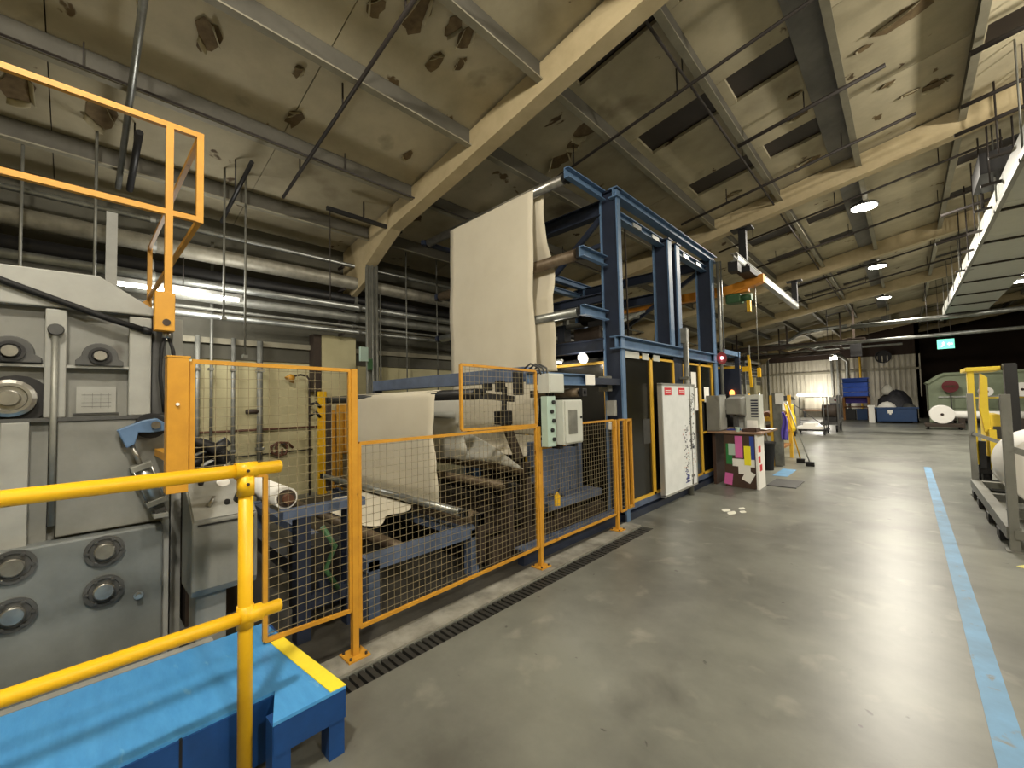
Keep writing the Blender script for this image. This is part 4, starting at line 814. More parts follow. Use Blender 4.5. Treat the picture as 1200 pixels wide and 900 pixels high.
# ================================================================ DARK ENCLOSURE
t = thing('machine_enclosure', (-4.2, 6.9, 0), 'dark glazed machine enclosure with yellow framed doors', 'enclosure')
EX = -2.72
for (y0, y1) in ((4.99, 5.84), (5.84, 6.68), (7.05, 7.83), (7.83, 8.50)):
    d = MB().box(EX-.03, EX, y0+.02, y1-.02, .24, 2.17).build('glazed_panel', 'dark_glass', t)
    for (a, b, c, e) in ((y0, y0+.035, .2, 2.2), (y1-.035, y1, .2, 2.2), (y0, y1, .2, .235), (y0, y1, 2.165, 2.2)): MB().box(EX-.02, EX+.02, a, b, c, e).build('door_frame', 'yellow_frame', d)
MB().box(EX-.05, EX+.01, 6.68, 7.05, .2, 2.26).build('fixed_panel', 'navy_steel', t); MB().box(EX+.005, EX+.02, 7.83, 8.5, 1.52, 1.555).build('cross_rail', 'yellow_frame', t); MB().box(EX+.005, EX+.02, 7.83, 8.5, .93, .965).build('cross_rail', 'yellow_frame', t)
MB().box(EX-.08, EX+.04, 4.9, 8.7, 0, .09).build('base_rail', 'navy_steel', t); MB().box(EX-.1, EX+.02, 4.9, 8.7, .12, .2).build('base_rail', 'slate_steel', t)
MB().box(TR-.1, TR-.05, 5.0, 8.7, 0, 2.26).build('rear_wall', 'rust_dark', t); MB().box(TR, EX-.1, 8.66, 8.7, 0, 2.26).build('end_wall', 'rust_dark', t)
MB().box(EX-.06, EX+.01, 8.5, 8.62, .2, 2.26).build('corner_post', 'yellow_frame', t)
for (y0, y1) in ((5.05, 5.45), (5.55, 5.74), (5.9, 6.12)): MB().box(EX+.02, EX+.03, y0, y1, 2.15, 2.24).build('header_label', 'cabinet', t)
fr = MB().box(-4.6, -3.0, 5.2, 5.23, 0, 2.2).build('opening_shade_panel', 'dark_glass', t)  # dark panel in place of the shade within the front opening
MB().box(-4.6, -3.05, 5.15, 5.2, 2.1, 2.14).build('opening_rail', 'yellow_frame', fr); MB().box(-3.09, -3.05, 5.15, 5.2, 1.2, 2.1).build('opening_stile', 'yellow_frame', fr); MB().box(-4.62, -4.58, 5.15, 5.2, 0, 2.14).build('opening_stile', 'yellow_frame', fr)
MB().box(EX-.01, EX+.01, 5.55, 5.75, .95, 1.3).build('hatch_handle', 'grey_dark', t)
t = thing('switch_plate', (-2.8, 4.86, 1.6), 'grey isolator switches on the corner column by the fence', 'switch')
MB().box(-2.95, -2.8, 4.78, 4.87, 1.7, 1.9).build('isolator', 'grey_paint', t, .005); MB().box(-2.86, -2.74, 4.8, 4.87, 1.38, 1.58).build('isolator', 'grey_light', t, .005); MB().box(-2.84, -2.75, 4.8, 4.87, 1.2, 1.3).build('label_box', 'paper_white', t)
t = thing('conduit_post', (-2.62, 6.95, 0), 'pale grey vertical conduit rising past the whiteboard', 'conduit')
MB().cyl((-2.62, 6.98, 0), (-2.62, 6.98, 2.72), .045, 14).build('tube', 'galv_dull', t); MB().box(-2.7, -2.58, 6.92, 7.04, 2.5, 2.75).build('clamp', 'galv_dull', t)
for z in (.3, 1.9): MB().box(-2.72, -2.57, 6.92, 7.04, z, z+.04).build('saddle', 'galv', t)
# whiteboard
t = thing('whiteboard', (-2.62, 6.5, .17), 'tall white marker board with scribbles and red magnets leaning on the enclosure', 'whiteboard')
MB().box(-2.63, -2.585, 5.90, 7.17, .18, 1.79).build('panel', 'board', t)
for (a, b, c, e) in ((5.875, 5.905, .165, 1.8), (7.165, 7.19, .165, 1.8), (5.875, 7.19, .15, .18), (5.875, 7.19, 1.785, 1.815)): MB().box(-2.64, -2.575, a, b, c, e).build('frame', 'alu', t)
for y in (6.0, 6.52): MB().box(-2.585, -2.579, y, y+.24, 1.64, 1.75).build('red_header', 'red', t)
for y in (6.02, 6.54):
    for z in (1.67, 1.70): MB().box(-2.5795, -2.578, y, y+.19, z, z+.012).build('header_print', 'paper_white', t)
m = MB(); mo = MB(); mb = MB()
random.seed(3)
for i in range(150):
    y = random.choice([random.uniform(6.92, 7.12), random.uniform(6.92, 7.12), random.uniform(6.65, 6.85)]); z = random.uniform(.35, 1.68) if y > 6.9 else random.uniform(.42, 1.15)
    q = mo if random.random() < .12 else m
    q.bar((-2.584, y, z), (-2.584, y+random.uniform(-.035, .035), z+random.uniform(-.03, .03)), .004, .013, (1, 0, 0))
for i in range(26): mb.box(-2.585, -2.583, 6.68+random.random()*.16, 6.70+random.random()*.18, .24+(i % 13)*.016, .253+(i % 13)*.016)
for i in range(20): m.box(-2.585, -2.583, 7.02, 7.06+random.random()*.08, .40+i*.022, .416+i*.022)
stuff(m.build('marker_scribbles', 'ink', t)); stuff(mo.build('marker_scribbles', 'ink_orange', t)); stuff(mb.build('printed_block', 'ink_blue', t))
MB().box(-2.585, -2.578, 6.9, 7.08, .27, .75).build('sticker_strip', 'board', t)
random.seed(11)
for (y0, y1, z0, z1, lab) in ((7.38, 7.62, 1.78, 2.04, 'upper white paper notice on the dark glass beside the whiteboard'), (7.45, 7.66, 1.36, 1.76, 'longer white paper notice under another on the dark glass'), (7.2, 7.42, 1.3, 1.6, 'square white paper notice at the edge of the whiteboard'), (8.0, 8.26, 1.5, 1.78, 'white paper notice above the grey wall box')):
    o = MB().box(EX+.021, EX+.024, y0, y1, z0, z1).build('paper_notice', 'paper_white', origin=(EX+.02, (y0+y1)/2, z0)); tag(o, lab, 'notice', 'notices on the enclosure')
t = thing('beacon_horn', (-2.66, 8.85, 2.36), 'dark red round alarm sounder with a glowing centre', 'alarm')
MB().lathe((-2.64, 8.8, 2.36), (1, -.6, 0), [(0, .06), (.03, .12), (.05, .125), (.05, .07), (.03, .03)], 18).build('horn', 'deep_red', t); MB().lathe((-2.6, 8.775, 2.36), (1, -.6, 0), [(0, .035), (.02, .03), (.025, 0)], 12).build('lens', 'beacon_red', t); MB().box(-2.75, -2.62, 8.78, 8.86, 2.32, 2.4).build('mount', 'grey_dark', t)
t = thing('conduit_post', (-2.62, 8.8, 1.0), 'thin grey conduit below the red alarm sounder', 'conduit')
MB().cyl((-2.62, 8.82, .97), (-2.62, 8.82, 4.3), .03, 10).build('tube', 'galv_dull', t); MB().cyl((-2.56, 8.82, 2.5), (-2.56, 8.82, 4.3), .015, 8).build('tube', 'galv', t); MB().box(-2.72, -2.58, 8.78, 8.86, 1.6, 1.64).build('saddle', 'galv', t)
# ================================================================ DESK AND THINGS AROUND IT
t = thing('work_desk', (-2.15, 8.4, 0), 'brown wooden desk with a white edge standing by the enclosure', 'desk')
MB().box(-2.40, -1.90, 8.02, 8.05, .03, .93).build('end_panel', 'wood_dark', t); MB().box(-1.90, -1.865, 8.0, 8.45, .0, .93).build('white_side', 'paper_white', t)
MB().box(-2.66, -1.8, 7.97, 9.25, .935, .965).build('top', 'wood_top', t, .004); MB().box(-2.62, -2.57, 8.1, 9.2, 0, .93).build('rear_panel', 'wood_dark', t); MB().box(-2.40, -1.9, 8.02, 8.45, 0, .03).build('plinth', 'wood_dark', t)
MB().box(-2.5, -2.45, 9.1, 9.2, 0, .93).build('leg', 'wood_dark', t)
def note(x0, z0, x1, z1, m, lab, y=8.0185, tilt=0):
    c = ((x0+x1)/2, y, (z0+z1)/2); o = MB().obox(c, (x1-x0, .003, z1-z0), Matrix.Rotation(tilt, 3, 'Y')).build('paper_note', m, origin=c)
    return tag(o, lab, 'note', 'notes pinned to the desk end')
note(-2.37, .40, -2.27, .76, 'green', 'tall green paper sheet pinned to the desk end')
note(-2.33, .56, -2.2, .76, 'pale_green', 'pale mint paper sheet beside the tall green one', 8.0165)
note(-2.22, .52, -2.10, .90, 'pink', 'tall pink paper sheet pinned to the desk end', 8.0135)
note(-2.08, .40, -1.975, .73, 'note_yellow', 'bright yellow paper sheet pinned to the desk end', 8.0115)
note(-1.99, .50, -1.92, .90, 'note_blue', 'dark blue paper sheet at the top of the desk end', 8.0155)
note(-2.27, .37, -1.92, .50, 'paper_white', 'wide white label across the desk end', 8.0155)
note(-2.18, .24, -1.99, .38, 'paper_white', 'white card under the wide white label', 8.0175)
note(-2.10, .11, -1.95, .30, 'paper_white', 'tilted white card low on the desk end', 8.0135, .5)
note(-2.41, .04, -2.28, .24, 'pink', 'tilted pink card low on the desk end', 8.0175, .12)
for (z, y0, y1, lab) in ((.62, 8.05, 8.2, 'upper red and white sticker on the white desk edge'), (.45, 8.03, 8.16, 'middle red and white sticker on the white desk edge'), (.30, 8.1, 8.25, 'lower red sticker on the white desk edge')):
    tag(MB().box(-1.865, -1.862, y0, y1, z, z+.11).build('sticker', 'red', origin=(-1.864, y0, z)), lab, 'sticker', 'stickers on the desk edge')
    # things on the desk
t = thing('wall_box', (-2.55, 8.2, 1.0), 'tall grey metal wall box beside the desk', 'control box')
MB().box(-2.70, -2.48, 8.08, 8.5, .97, 1.62).build('body', 'grey_paint', t, .005); MB().box(-2.48, -2.465, 8.1, 8.48, .99, 1.6).build('door', 'grey_light', t); MB().box(-2.465, -2.455, 8.42, 8.45, 1.2, 1.35).build('handle', 'blackm', t)
t = thing('computer_monitor', (-2.35, 8.5, .965), 'old beige box monitor on a blue stand seen from behind', 'monitor')
MB().prism([(8.42, 1.26), (8.78, 1.22), (8.78, 1.6), (8.42, 1.56)], 'x', -2.47, -2.2).build('housing', 'grey_paint', t, .02); MB().box(-2.49, -2.18, 8.78, 8.82, 1.19, 1.63).build('bezel', 'grey_light', t); MB().box(-2.37, -2.31, 8.53, 8.65, .98, 1.25).build('neck', 'grey_dark', t); MB().box(-2.46, -2.22, 8.43, 8.72, .965, .985).build('base', 'note_blue', t)
t = thing('control_unit', (-2.12, 8.9, .965), 'white control unit with a dark grille on the desk', 'control box')
MB().box(-2.22, -1.98, 8.75, 9.05, .965, 1.62).build('body', 'cabinet', t, .006)
for k in range(7): MB().box(-2.12, -2.0, 8.742, 8.75, 1.2+k*.05, 1.225+k*.05).build('grille_slat', 'ink', t)
MB().box(-2.2, -2.02, 8.74, 8.75, 1.0, 1.14).build('keypad', 'paper_white', t)
t = thing('desk_box', (-2.3, 8.95, .965), 'small beige equipment box behind the old monitor', 'box')
MB().box(-2.42, -2.28, 8.85, 9.15, .965, 1.55).build('body', 'cabinet', t, .006); MB().box(-2.41, -2.29, 8.84, 8.85, 1.3, 1.5).build('face_plate', 'grey_dark', t)
t = thing('paper_tray', (-2.05, 8.25, .965), 'brown tray of loose white papers on the desk edge', 'tray')
MB().box(-2.12, -1.9, 8.12, 8.42, .965, .98).build('tray_base', 'wood_dark', t)
for (a, b, c, e) in ((-2.12, -2.11, 8.12, 8.42), (-1.91, -1.9, 8.12, 8.42), (-2.12, -1.9, 8.12, 8.13), (-2.12, -1.9, 8.41, 8.42)): MB().box(a, b, c, e, .98, 1.02).build('tray_side', 'wood_dark', t)
MB().box(-2.1, -1.93, 8.15, 8.39, .98, 1.0).build('papers', 'paper', t)
for (x, y, r, lab) in ((-1.95, 8.65, .3, 'top loose sheet of paper hanging off the desk corner'), (-1.9, 8.85, -.2, 'lower loose sheet of paper on the desk corner')):
    o = MB().sheet(lambda u, v: (x-.12+.24*u, y-.15+.3*v, .972+(.012 if r > 0 else .002)+.02*math.sin(u*3)*u), 6, 4, .002).build('loose_sheet', 'paper_white', origin=(x, y, .97)); tag(o, lab, 'paper', 'loose sheets on the desk')
t = thing('coffee_cup', (-2.28, 8.18, .965), 'small pale green cup on the desk', 'cup')
MB().lathe((-2.2, 8.14, .965), (0, 0, 1), [(0, .03), (.08, .04), (.08, .035), (.01, .026)], 14).build('body', 'pale_green', t); MB().tube([(-2.16, 8.14, 1.03), (-2.135, 8.14, 1.02), (-2.135, 8.14, 1.0), (-2.165, 8.14, .985)], .006, 6).build('handle', 'pale_green', t)
t = thing('floor_mat', (-1.65, 8.75, 0), 'dark grey rubber mat on the floor beside the desk', 'mat'); MB().box(-1.86, -1.42, 8.5, 9.25, 0, .012).build('mat_sheet', 'grey_dark', t); MB().box(-1.86, -1.42, 8.48, 8.5, 0, .008).build('edge', 'rubber', t)
MB().box(-2.0, -1.75, 9.6, 10.6, -.01, .003).build('blue_floor_patch', 'line_blue', floor)
t = thing('waste_bin', (-2.28, 10.4, 0), 'black round waste bin behind the desk', 'bin')
MB().lathe((-2.25, 10.3, 0), (0, 0, 1), [(0, .14), (.55, .18), (.58, .19), (.6, .19), (.6, .17), (.05, .13)], 20).build('body', 'rubber', t); MB().lathe((-2.25, 10.3, .56), (0, 0, 1), [(0, .195), (.02, .2), (.04, .195)], 20).build('rim', 'blackm', t)
t = thing('aisle_post', (-2.12, 11, 0), 'grey and yellow steel post with a white card on top', 'post')
MB().ibeam((-2.13, 11, 0), (-2.13, 11, 1.66), .16, .2, .02, (0, 1, 0)).build('section', 'galv_dull', t); MB().box(-2.26, -2.2, 10.9, 11.08, 0, 1.6).build('yellow_flange', 'yellow_frame', t); MB().box(-2.14, -1.98, 10.87, 10.89, 1.4, 1.64).build('white_card', 'paper_white', t)
t = thing('cleaning_cloth', (-2.0, 10.9, .5), 'purple rag hanging on the aisle post', 'cloth')
MB().sheet(lambda u, v: (-2.03+(.05+.07*math.sin(u*2.2))*v+.02*math.sin(u*6), 10.86-.02*math.sin(v*9+u*3), 1.22-.62*u), 14, 8, .006).build('rag', 'purple', t); MB().cyl((-2.0, 10.89, 1.2), (-2.0, 10.83, 1.2), .01, 6).build('hook', 'dark_pipe', t)
for (x0, z0, y0, x1, lab, hm, m) in ((-1.9, 1.45, 11.1, -1.62, 'broom with a pale handle leaning on the aisle post', 'blackm', 'alu'), (-2.02, 1.4, 11.55, -1.86, 'yellow handled brush leaning on the aisle post', 'rubber', 'yellow')):
    t = thing('broom', (x1, 11.3, 0), lab, 'broom')
    MB().cyl((x0-.05, y0-.08, z0), (x1, y0+.2, .1), .014, 8).build('handle', m, t); MB().box(x1-.07, x1+.09, y0+.15, y0+.25, .05, .1).build('head', hm, t, .01); stuff(MB().box(x1-.07, x1+.09, y0+.16, y0+.24, 0, .05).build('bristles', 'rubber', t))
# orange tool rack behind the desk
t = thing('tool_rack', (-2.52, 11.8, 0), 'orange timber and steel rack full of rolls and poles behind the desk', 'rack')
for (x, y) in ((-3.22, 11.4), (-2.17, 11.4), (-3.22, 12.6), (-2.17, 12.6)): MB().bar((x, y, 0), (x, y, 1.5 if y < 12 else 1.6), .07, .07).build('upright', 'yellow_frame', t)
for z in (.35, .7, 1.05): MB().box(-3.22, -2.17, 11.35, 12.65, z-.03, z+.02).build('shelf', 'wood_rack', t); MB().box(-3.27, -2.12, 11.33, 11.37, z-.06, z+.04).build('shelf_beam', 'yellow_frame', t)
for i in range(6):
    x = -3.1+i*.165
    tag(MB().cyl((x, 11.45, 1.14), (x, 12.5, 1.14), .06, 12).build('stored_roll', 'brown', origin=(x, 12, 1.08)), ('first', 'second', 'third', 'fourth', 'fifth', 'sixth')[i]+' brown cardboard roll on the top rack shelf, counted from the wall side', 'roll', 'cardboard rolls on the orange rack')
for i in range(6):
    x = -3.1+i*.165
    tag(MB().cyl((x, 11.45, .79), (x, 12.5, .79), .06, 12).build('stored_roll', 'brown', origin=(x, 12, .72)), ('first', 'second', 'third', 'fourth', 'fifth', 'sixth')[i]+' brown cardboard roll on the middle rack shelf, counted from the wall side', 'roll', 'cardboard rolls on the orange rack')
for i, (x, m, lab) in enumerate(((-2.95, 'orange', 'orange pole leaning against the tool rack'), (-2.72, 'yellow', 'yellow pole leaning against the tool rack'), (-2.5, 'alu', 'silver pole leaning against the tool rack'))):
    t = thing('leaning_pole', (x, 11.2, 0), lab, 'pole', 'poles leaning on the orange rack'); MB().cyl((x+.2, 11.0, 0), (x-.05, 11.3, 1.65), .022, 8).build('pole', m, t); MB().cyl((x-.05, 11.3, 1.65), (x-.055, 11.305, 1.68), .026, 8).build('end_cap', 'blackm', t)
# blue end frame beyond the tower with yellow hoist handle
t = thing('end_frame', (-3.0, 9.7, 0), 'smaller blue steel frame with dark screens beyond the tower', 'machine frame')
for x in (-3.4, -2.62): MB().bar((x, 9.9, 0), (x, 9.9, 2.55), .09, .09).build('post', 'navy_steel', t)
MB().bar((-3.45, 9.9, 2.5), (-2.57, 9.9, 2.5), .09, .12).build('top_rail', 'blue_steel', t); MB().bar((-3.45, 9.9, 2.22), (-2.57, 9.9, 2.22), .06, .07).build('mid_rail', 'yellow_frame', t); MB().bar((-2.62, 8.9, 2.5), (-2.62, 9.9, 2.5), .07, .09).build('side_rail', 'blue_steel', t)
MB().box(-3.38, -2.66, 9.86, 9.9, 1.5, 2.2).build('blue_screen', 'navy_steel', t); MB().box(-3.3, -2.7, 9.84, 9.88, .3, 1.5).build('lower_screen', 'blackm', t)
t = thing('warning_beacon', (-2.75, 9.8, 1.5), 'glowing orange beacon on the small blue frame', 'beacon'); MB().lathe((-2.72, 9.78, 1.62), (0, 0, 1), [(0, .05), (.08, .05), (.11, .03), (.12, 0)], 12).build('dome', 'beacon', t); MB().box(-2.78, -2.66, 9.72, 9.84, 1.56, 1.62).build('base', 'blackm', t)
t = thing('yellow_lever', (-2.45, 10.2, 1.8), 'tall yellow hoist lever standing beyond the small blue frame', 'lever')
MB().bar((-2.47, 10.2, 2.5), (-2.44, 10.2, 1.78), .04, .05).build('arm', 'yellow', t); MB().box(-2.6, -2.45, 10.17, 10.23, 2.14, 2.25).build('hinge_plate', 'yellow', t); MB().bar((-2.45, 10.2, 2.4), (-2.45, 10.2, 2.72), .02, .02).build('pin', 'galv_dull', t)

# ================================================================ OVERHEAD CRANE
t = thing('crane_rail', (-2.35, 12, 4.3), 'pale steel crane rail hung from the rafters on black brackets', 'crane rail')
MB().ibeam((-2.35, 8.95, 4.36), (-2.35, 15.5, 4.36), .12, .16).build('rail_beam', 'grey_light', t); MB().box(-2.30, -2.285, 9.0, 15.4, 4.3, 4.4).build('name_strip', 'galv', t)
for y in (9.66, 15.3):
    h = MB().bar((-2.35, y, 4.44), (-2.35, y, rz(-2.35, 5.55)), .12, .14).build('hanger', 'blackm', t); MB().box(-2.55, -2.15, y-.12, y+.12, rz(-2.35, 5.5), rz(-2.35, 5.5)+.03).build('head_plate', 'blackm', h)
t = thing('crane_trolley', (-2.35, 9.9, 4.2), 'orange crane bridge end with black trolley and green hoist motor', 'crane')
MB().bar((-5.5, 10.2, 4.0), (-2.4, 10.2, 4.0), .14, .2).build('bridge_beam', 'crane_orange', t); MB().prism([(-2.75, 3.9), (-2.1, 4.05), (-2.1, 4.22), (-2.75, 4.1)], 'y', 10.1, 10.3).build('bridge_end', 'crane_orange', t)
MB().box(-2.45, -2.2, 9.5, 10.6, 4.16, 4.28).build('end_carriage', 'blackm', t); MB().box(-2.48, -2.3, 9.0, 9.25, 4.1, 4.3).build('buffer', 'blackm', t)
for y in (9.6, 10.4): MB().cyl((-2.46, y, 4.3), (-2.24, y, 4.3), .06, 12).build('wheel', 'rust_dark', t)
MB().box(-2.85, -2.55, 10.05, 10.35, 3.68, 3.88).build('hoist_body', 'motor_green', t, .02); MB().cyl((-2.55, 10.2, 3.78), (-2.35, 10.2, 3.78), .08, 12).build('hoist_motor', 'motor_green', t); MB().cyl((-2.28, 10.2, 4.1), (-2.28, 10.2, 2.2), .008, 6).build('pendant_cable', 'galv', t); MB().box(-2.45, -2.38, 10.15, 10.25, 3.45, 3.7).build('hook_block', 'yellow', t); MB().box(-2.31, -2.25, 10.16, 10.24, 2.0, 2.2).build('pendant', 'yellow', t)

# ================================================================ RIGHT: RACK WITH WHITE ROLLS
t = thing('steel_stillage', (1.4, 8, 0), 'grey steel stillage rack holding large white rolls', 'rack')
for (x, y) in ((.72, 6.42), (.72, 9.55), (2.1, 6.42), (2.1, 9.55)):
    MB().box(x-.035, x+.035, y-.035, y+.035, .0, 1.56).build('post', 'grey_paint', t, .003); MB().box(x-.06, x+.06, y-.06, y+.06, 0, .015).build('foot_plate', 'grey_paint', t)
for x in (.72, 2.1): MB().box(x-.05, x+.05, 6.42, 9.55, .12, .24).build('side_beam', 'grey_paint', t)
for y in (6.42, 7.5, 8.5, 9.55): MB().box(.72, 2.1, y-.05, y+.05, .13, .22).build('cross_beam', 'grey_paint', t)
for (y0, z0, y1, z1) in ((9.5, .95, 8.9, .6), (6.47, 1.05, 7.2, .6)): pass
MB().bar((.72, 9.5, .95), (2.1, 9.5, .3), .04, .05).build('brace', 'grey_paint', t); MB().bar((.72, 6.45, 1.02), (2.1, 6.45, .45), .04, .06).build('brace', 'grey_paint', t)
for y in (6.9, 7.7, 8.6, 9.2): MB().box(.66, .76, y-.1, y+.1, .02, .12).build('fork_pocket', 'blackm', t)
def big_roll(x, y0, y1, z, r, label, m='paper_white', flange=None):
    t = thing('paper_reel', (x, (y0+y1)/2, z-r), label, 'paper roll', 'white paper reels')
    MB().cyl((x, y0, z), (x, y1, z), r, 36).build('reel_body', m, t, .01); MB().cyl((x, y0-.01, z), (x, y1+.01, z), .055, 14).build('core', 'brown', t)
    MB().cyl((x, y0-.012, z), (x, y0-.011, z), .04, 14).build('core_bore', 'rubber', t)
    return t
big_roll(1.22, 7.35, 8.35, .68, .44, 'largest white reel lying on the steel stillage')
big_roll(1.06, 8.6, 9.4, .42, .18, 'small white reel at the far end of the steel stillage')
t = thing('timber_chock', (1.0, 6.75, .22), 'reddish timber chock on the near end of the stillage', 'timber'); MB().box(.86, 2.0, 6.55, 6.75, .22, .42).build('block', 'brown', t, .008); MB().box(.86, 2.0, 6.76, 6.95, .22, .36).build('block', 'brown', t, .008)
# yellow pallet truck
t = thing('stacker_truck', (1.1, 10.7, 0), 'yellow pallet stacker truck with a black mast parked by the stillage', 'truck')
MB().box(.78, .86, 10.55, 10.7, .35, 1.98).build('guard_post', 'truck_yellow', t, .01); MB().prism([(.93, 1.9), (1.01, 1.82), (1.0, 1.3), (1.02, .9), (.94, .9), (.9, 1.3)], 'y', 10.55, 10.7).build('side_guard', 'truck_yellow', t, .006)
MB().box(.76, 1.16, 10.5, 11.4, 1.93, 2.0).build('overhead_guard', 'truck_yellow', t, .01); MB().prism([(.96, .45), (1.24, .45), (1.24, 1.12), (1.12, 1.2), (.96, 1.2)], 'y', 10.6, 11.3).build('body', 'truck_yellow', t, .02)
MB().box(1.04, 1.16, 10.585, 10.6, .8, 1.0).build('grille', 'grey_dark', t); MB().box(1.18, 1.32, 10.4, 10.55, .15, 2.02).build('mast', 'blackm', t); MB().box(1.18, 1.32, 10.5, 10.6, 1.95, 2.04).build('mast_head', 'grey_dark', t)
for (x, y) in ((.9, 10.8), (1.15, 10.8), (.9, 11.3)): MB().cyl((x, y, .13), (x+.1, y, .13), .13, 18).build('wheel', 'rubber', t)
MB().box(.85, 1.25, 10.6, 11.4, .2, .5).build('chassis', 'blackm', t); MB().box(.98, 1.06, 10.45, 10.55, .28, .95).build('battery_post', 'truck_yellow', t); MB().box(.86, .94, 10.5, 10.6, .3, .75).build('tyre_guard', 'rubber', t); MB().box(.9, 1.2, 9.75, 10.6, .06, .1).build('fork', 'grey_dark', t)

# ================================================================ FAR END
def crate_stack():
    for k in range(4):
        z = 1.42+k*.285
        t = thing('blue_crate', (-2.2, 33, z), ('bottom', 'second', 'third', 'top')[k]+' bright blue plastic crate in the far stack', 'crate', 'blue plastic crates stacked on the rack')
        m = MB(); m.box(-2.8, -1.6, 32.6, 33.4, z, z+.02)
        for (a, b, c, e) in ((-2.8, -2.77, 32.6, 33.4), (-1.63, -1.6, 32.6, 33.4), (-2.8, -1.6, 32.6, 32.63), (-2.8, -1.6, 33.37, 33.4)): m.box(a, b, c, e, z, z+.25)
        m.build('body', 'crate_blue', t); MB().box(-2.83, -1.57, 32.57, 32.61, z+.22, z+.27).build('rim', 'crate_blue', t); MB().box(-2.83, -1.57, 33.39, 33.43, z+.22, z+.27).build('rim', 'crate_blue', t)
crate_stack()
t = thing('storage_rack', (-2.2, 33, 0), 'low timber and purple steel rack under the blue crates', 'rack')
for (x, y) in ((-2.78, 32.6), (-1.62, 32.6), (-2.78, 33.4), (-1.62, 33.4)): MB().bar((x, y, 0), (x, y, 1.36), .1, .1).build('upright', 'wood_rack', t)
for z in (.75, 1.36): MB().box(-2.8, -1.6, 32.55, 33.45, z, z+.06).build('shelf', 'brown', t)
MB().box(-2.75, -1.65, 33.3, 33.35, 1.0, 1.36).build('back_board', 'purple', t)
for (x, m, lab) in ((-2.5, 'blackm', 'dark crate on the floor under the timber rack, left one'), (-1.95, 'bin_navy', 'dark crate on the floor under the timber rack, right one')):
    t = thing('floor_crate', (x, 33, 0), lab, 'crate'); MB().box(x-.25, x+.25, 32.7, 33.3, 0, .62).build('body', m, t, .02); MB().box(x-.27, x+.27, 32.68, 33.32, .58, .66).build('rim', m, t)
t = thing('storage_bin', (-3.2, 33.2, 0), 'dark navy bin with a white lid beside the timber rack', 'bin'); MB().box(-3.5, -3.0, 33, 33.6, 0, 1.0).build('body', 'bin_navy', t, .02); MB().box(-3.55, -2.85, 32.95, 33.65, 1.0, 1.42).build('white_lid', 'paper_white', t, .05)
MB().box(-3.28, -3.18, 32.94, 32.96, 1.15, 1.28).build('lid_mark', 'deep_red', t)
t = thing('skip_bin', (-.4, 29.8, 0), 'navy blue steel skip with a white emblem heaped with waste', 'skip')
m = MB()
for (a, b, c, e) in ((-1.2, -1.15, 29.5, 30.6), (.38, .43, 29.5, 30.6), (-1.2, .43, 29.5, 29.55), (-1.2, .43, 30.55, 30.6)): m.box(a, b, c, e, .06, .82)
m.box(-1.2, .43, 29.5, 30.6, .06, .1).build('body', 'bin_navy', t); MB().box(-1.24, .47, 29.46, 29.52, .76, .84).build('rim', 'bin_navy', t)
MB().box(-.72, -.52, 29.485, 29.5, .52, .7).build('emblem', 'paper_white', t); MB().box(-.66, -.58, 29.48, 29.486, .45, .56).build('emblem_tail', 'paper_white', t)
for x in (-1.1, .3): MB().box(x-.08, x+.08, 29.5, 30.6, 0, .06).build('skid', 'rubber', t)
def heap(cx, cy, z, rx, ry, h, m, lab, cat='sack', s=0):
    random.seed(s); m_ = MB(); n = 14; rings = []
    for j in range(5):
        f = j/4; rr_ = math.cos(f*1.5)
        rings.append([(cx+rx*rr_*math.cos(2*math.pi*i/n)*(1+random.uniform(-.12, .12)), cy+ry*rr_*math.sin(2*math.pi*i/n)*(1+random.uniform(-.12, .12)), z+h*math.sin(f*1.5)*(1+random.uniform(-.08, .08))) for i in range(n)])
    v = sum(rings, []); fs = [(j*n+i, j*n+(i+1) % n, (j+1)*n+(i+1) % n, (j+1)*n+i) for j in range(4) for i in range(n)] + [tuple(range(n-1, -1, -1)), tuple(range(4*n, 5*n))]
    m_.poly(v, fs, True); return tag(m_.build('covered_heap' if cat != 'sack' else 'waste_sack', m, origin=(cx, cy, z)), lab, cat)
heap(-.75, 30.0, .7, .42, .35, .42, 'paper_white', 'white sack lying on the navy skip', s=1); heap(-.45, 31.2, .0, .85, .5, 1.75, 'tarp', 'tall black plastic covered heap behind the navy skip', 'heap', s=2); heap(-.72, 31.3, 1.5, .3, .3, .55, 'paper_grey', 'pale bundle on top of the black covered heap', s=3); heap(.1, 30.1, .72, .3, .3, .3, 'grey_dark', 'grey sack of offcuts in the navy skip', s=4)
t = thing('white_bin', (-1.45, 30.2, 0), 'narrow white bin standing beside the navy skip', 'bin'); MB().box(-1.5, -1.24, 29.6, 30.4, 0, .9).build('body', 'paper_white', t, .02); MB().box(-1.53, -1.22, 29.57, 30.43, .86, .94).build('rim', 'paper_white', t)
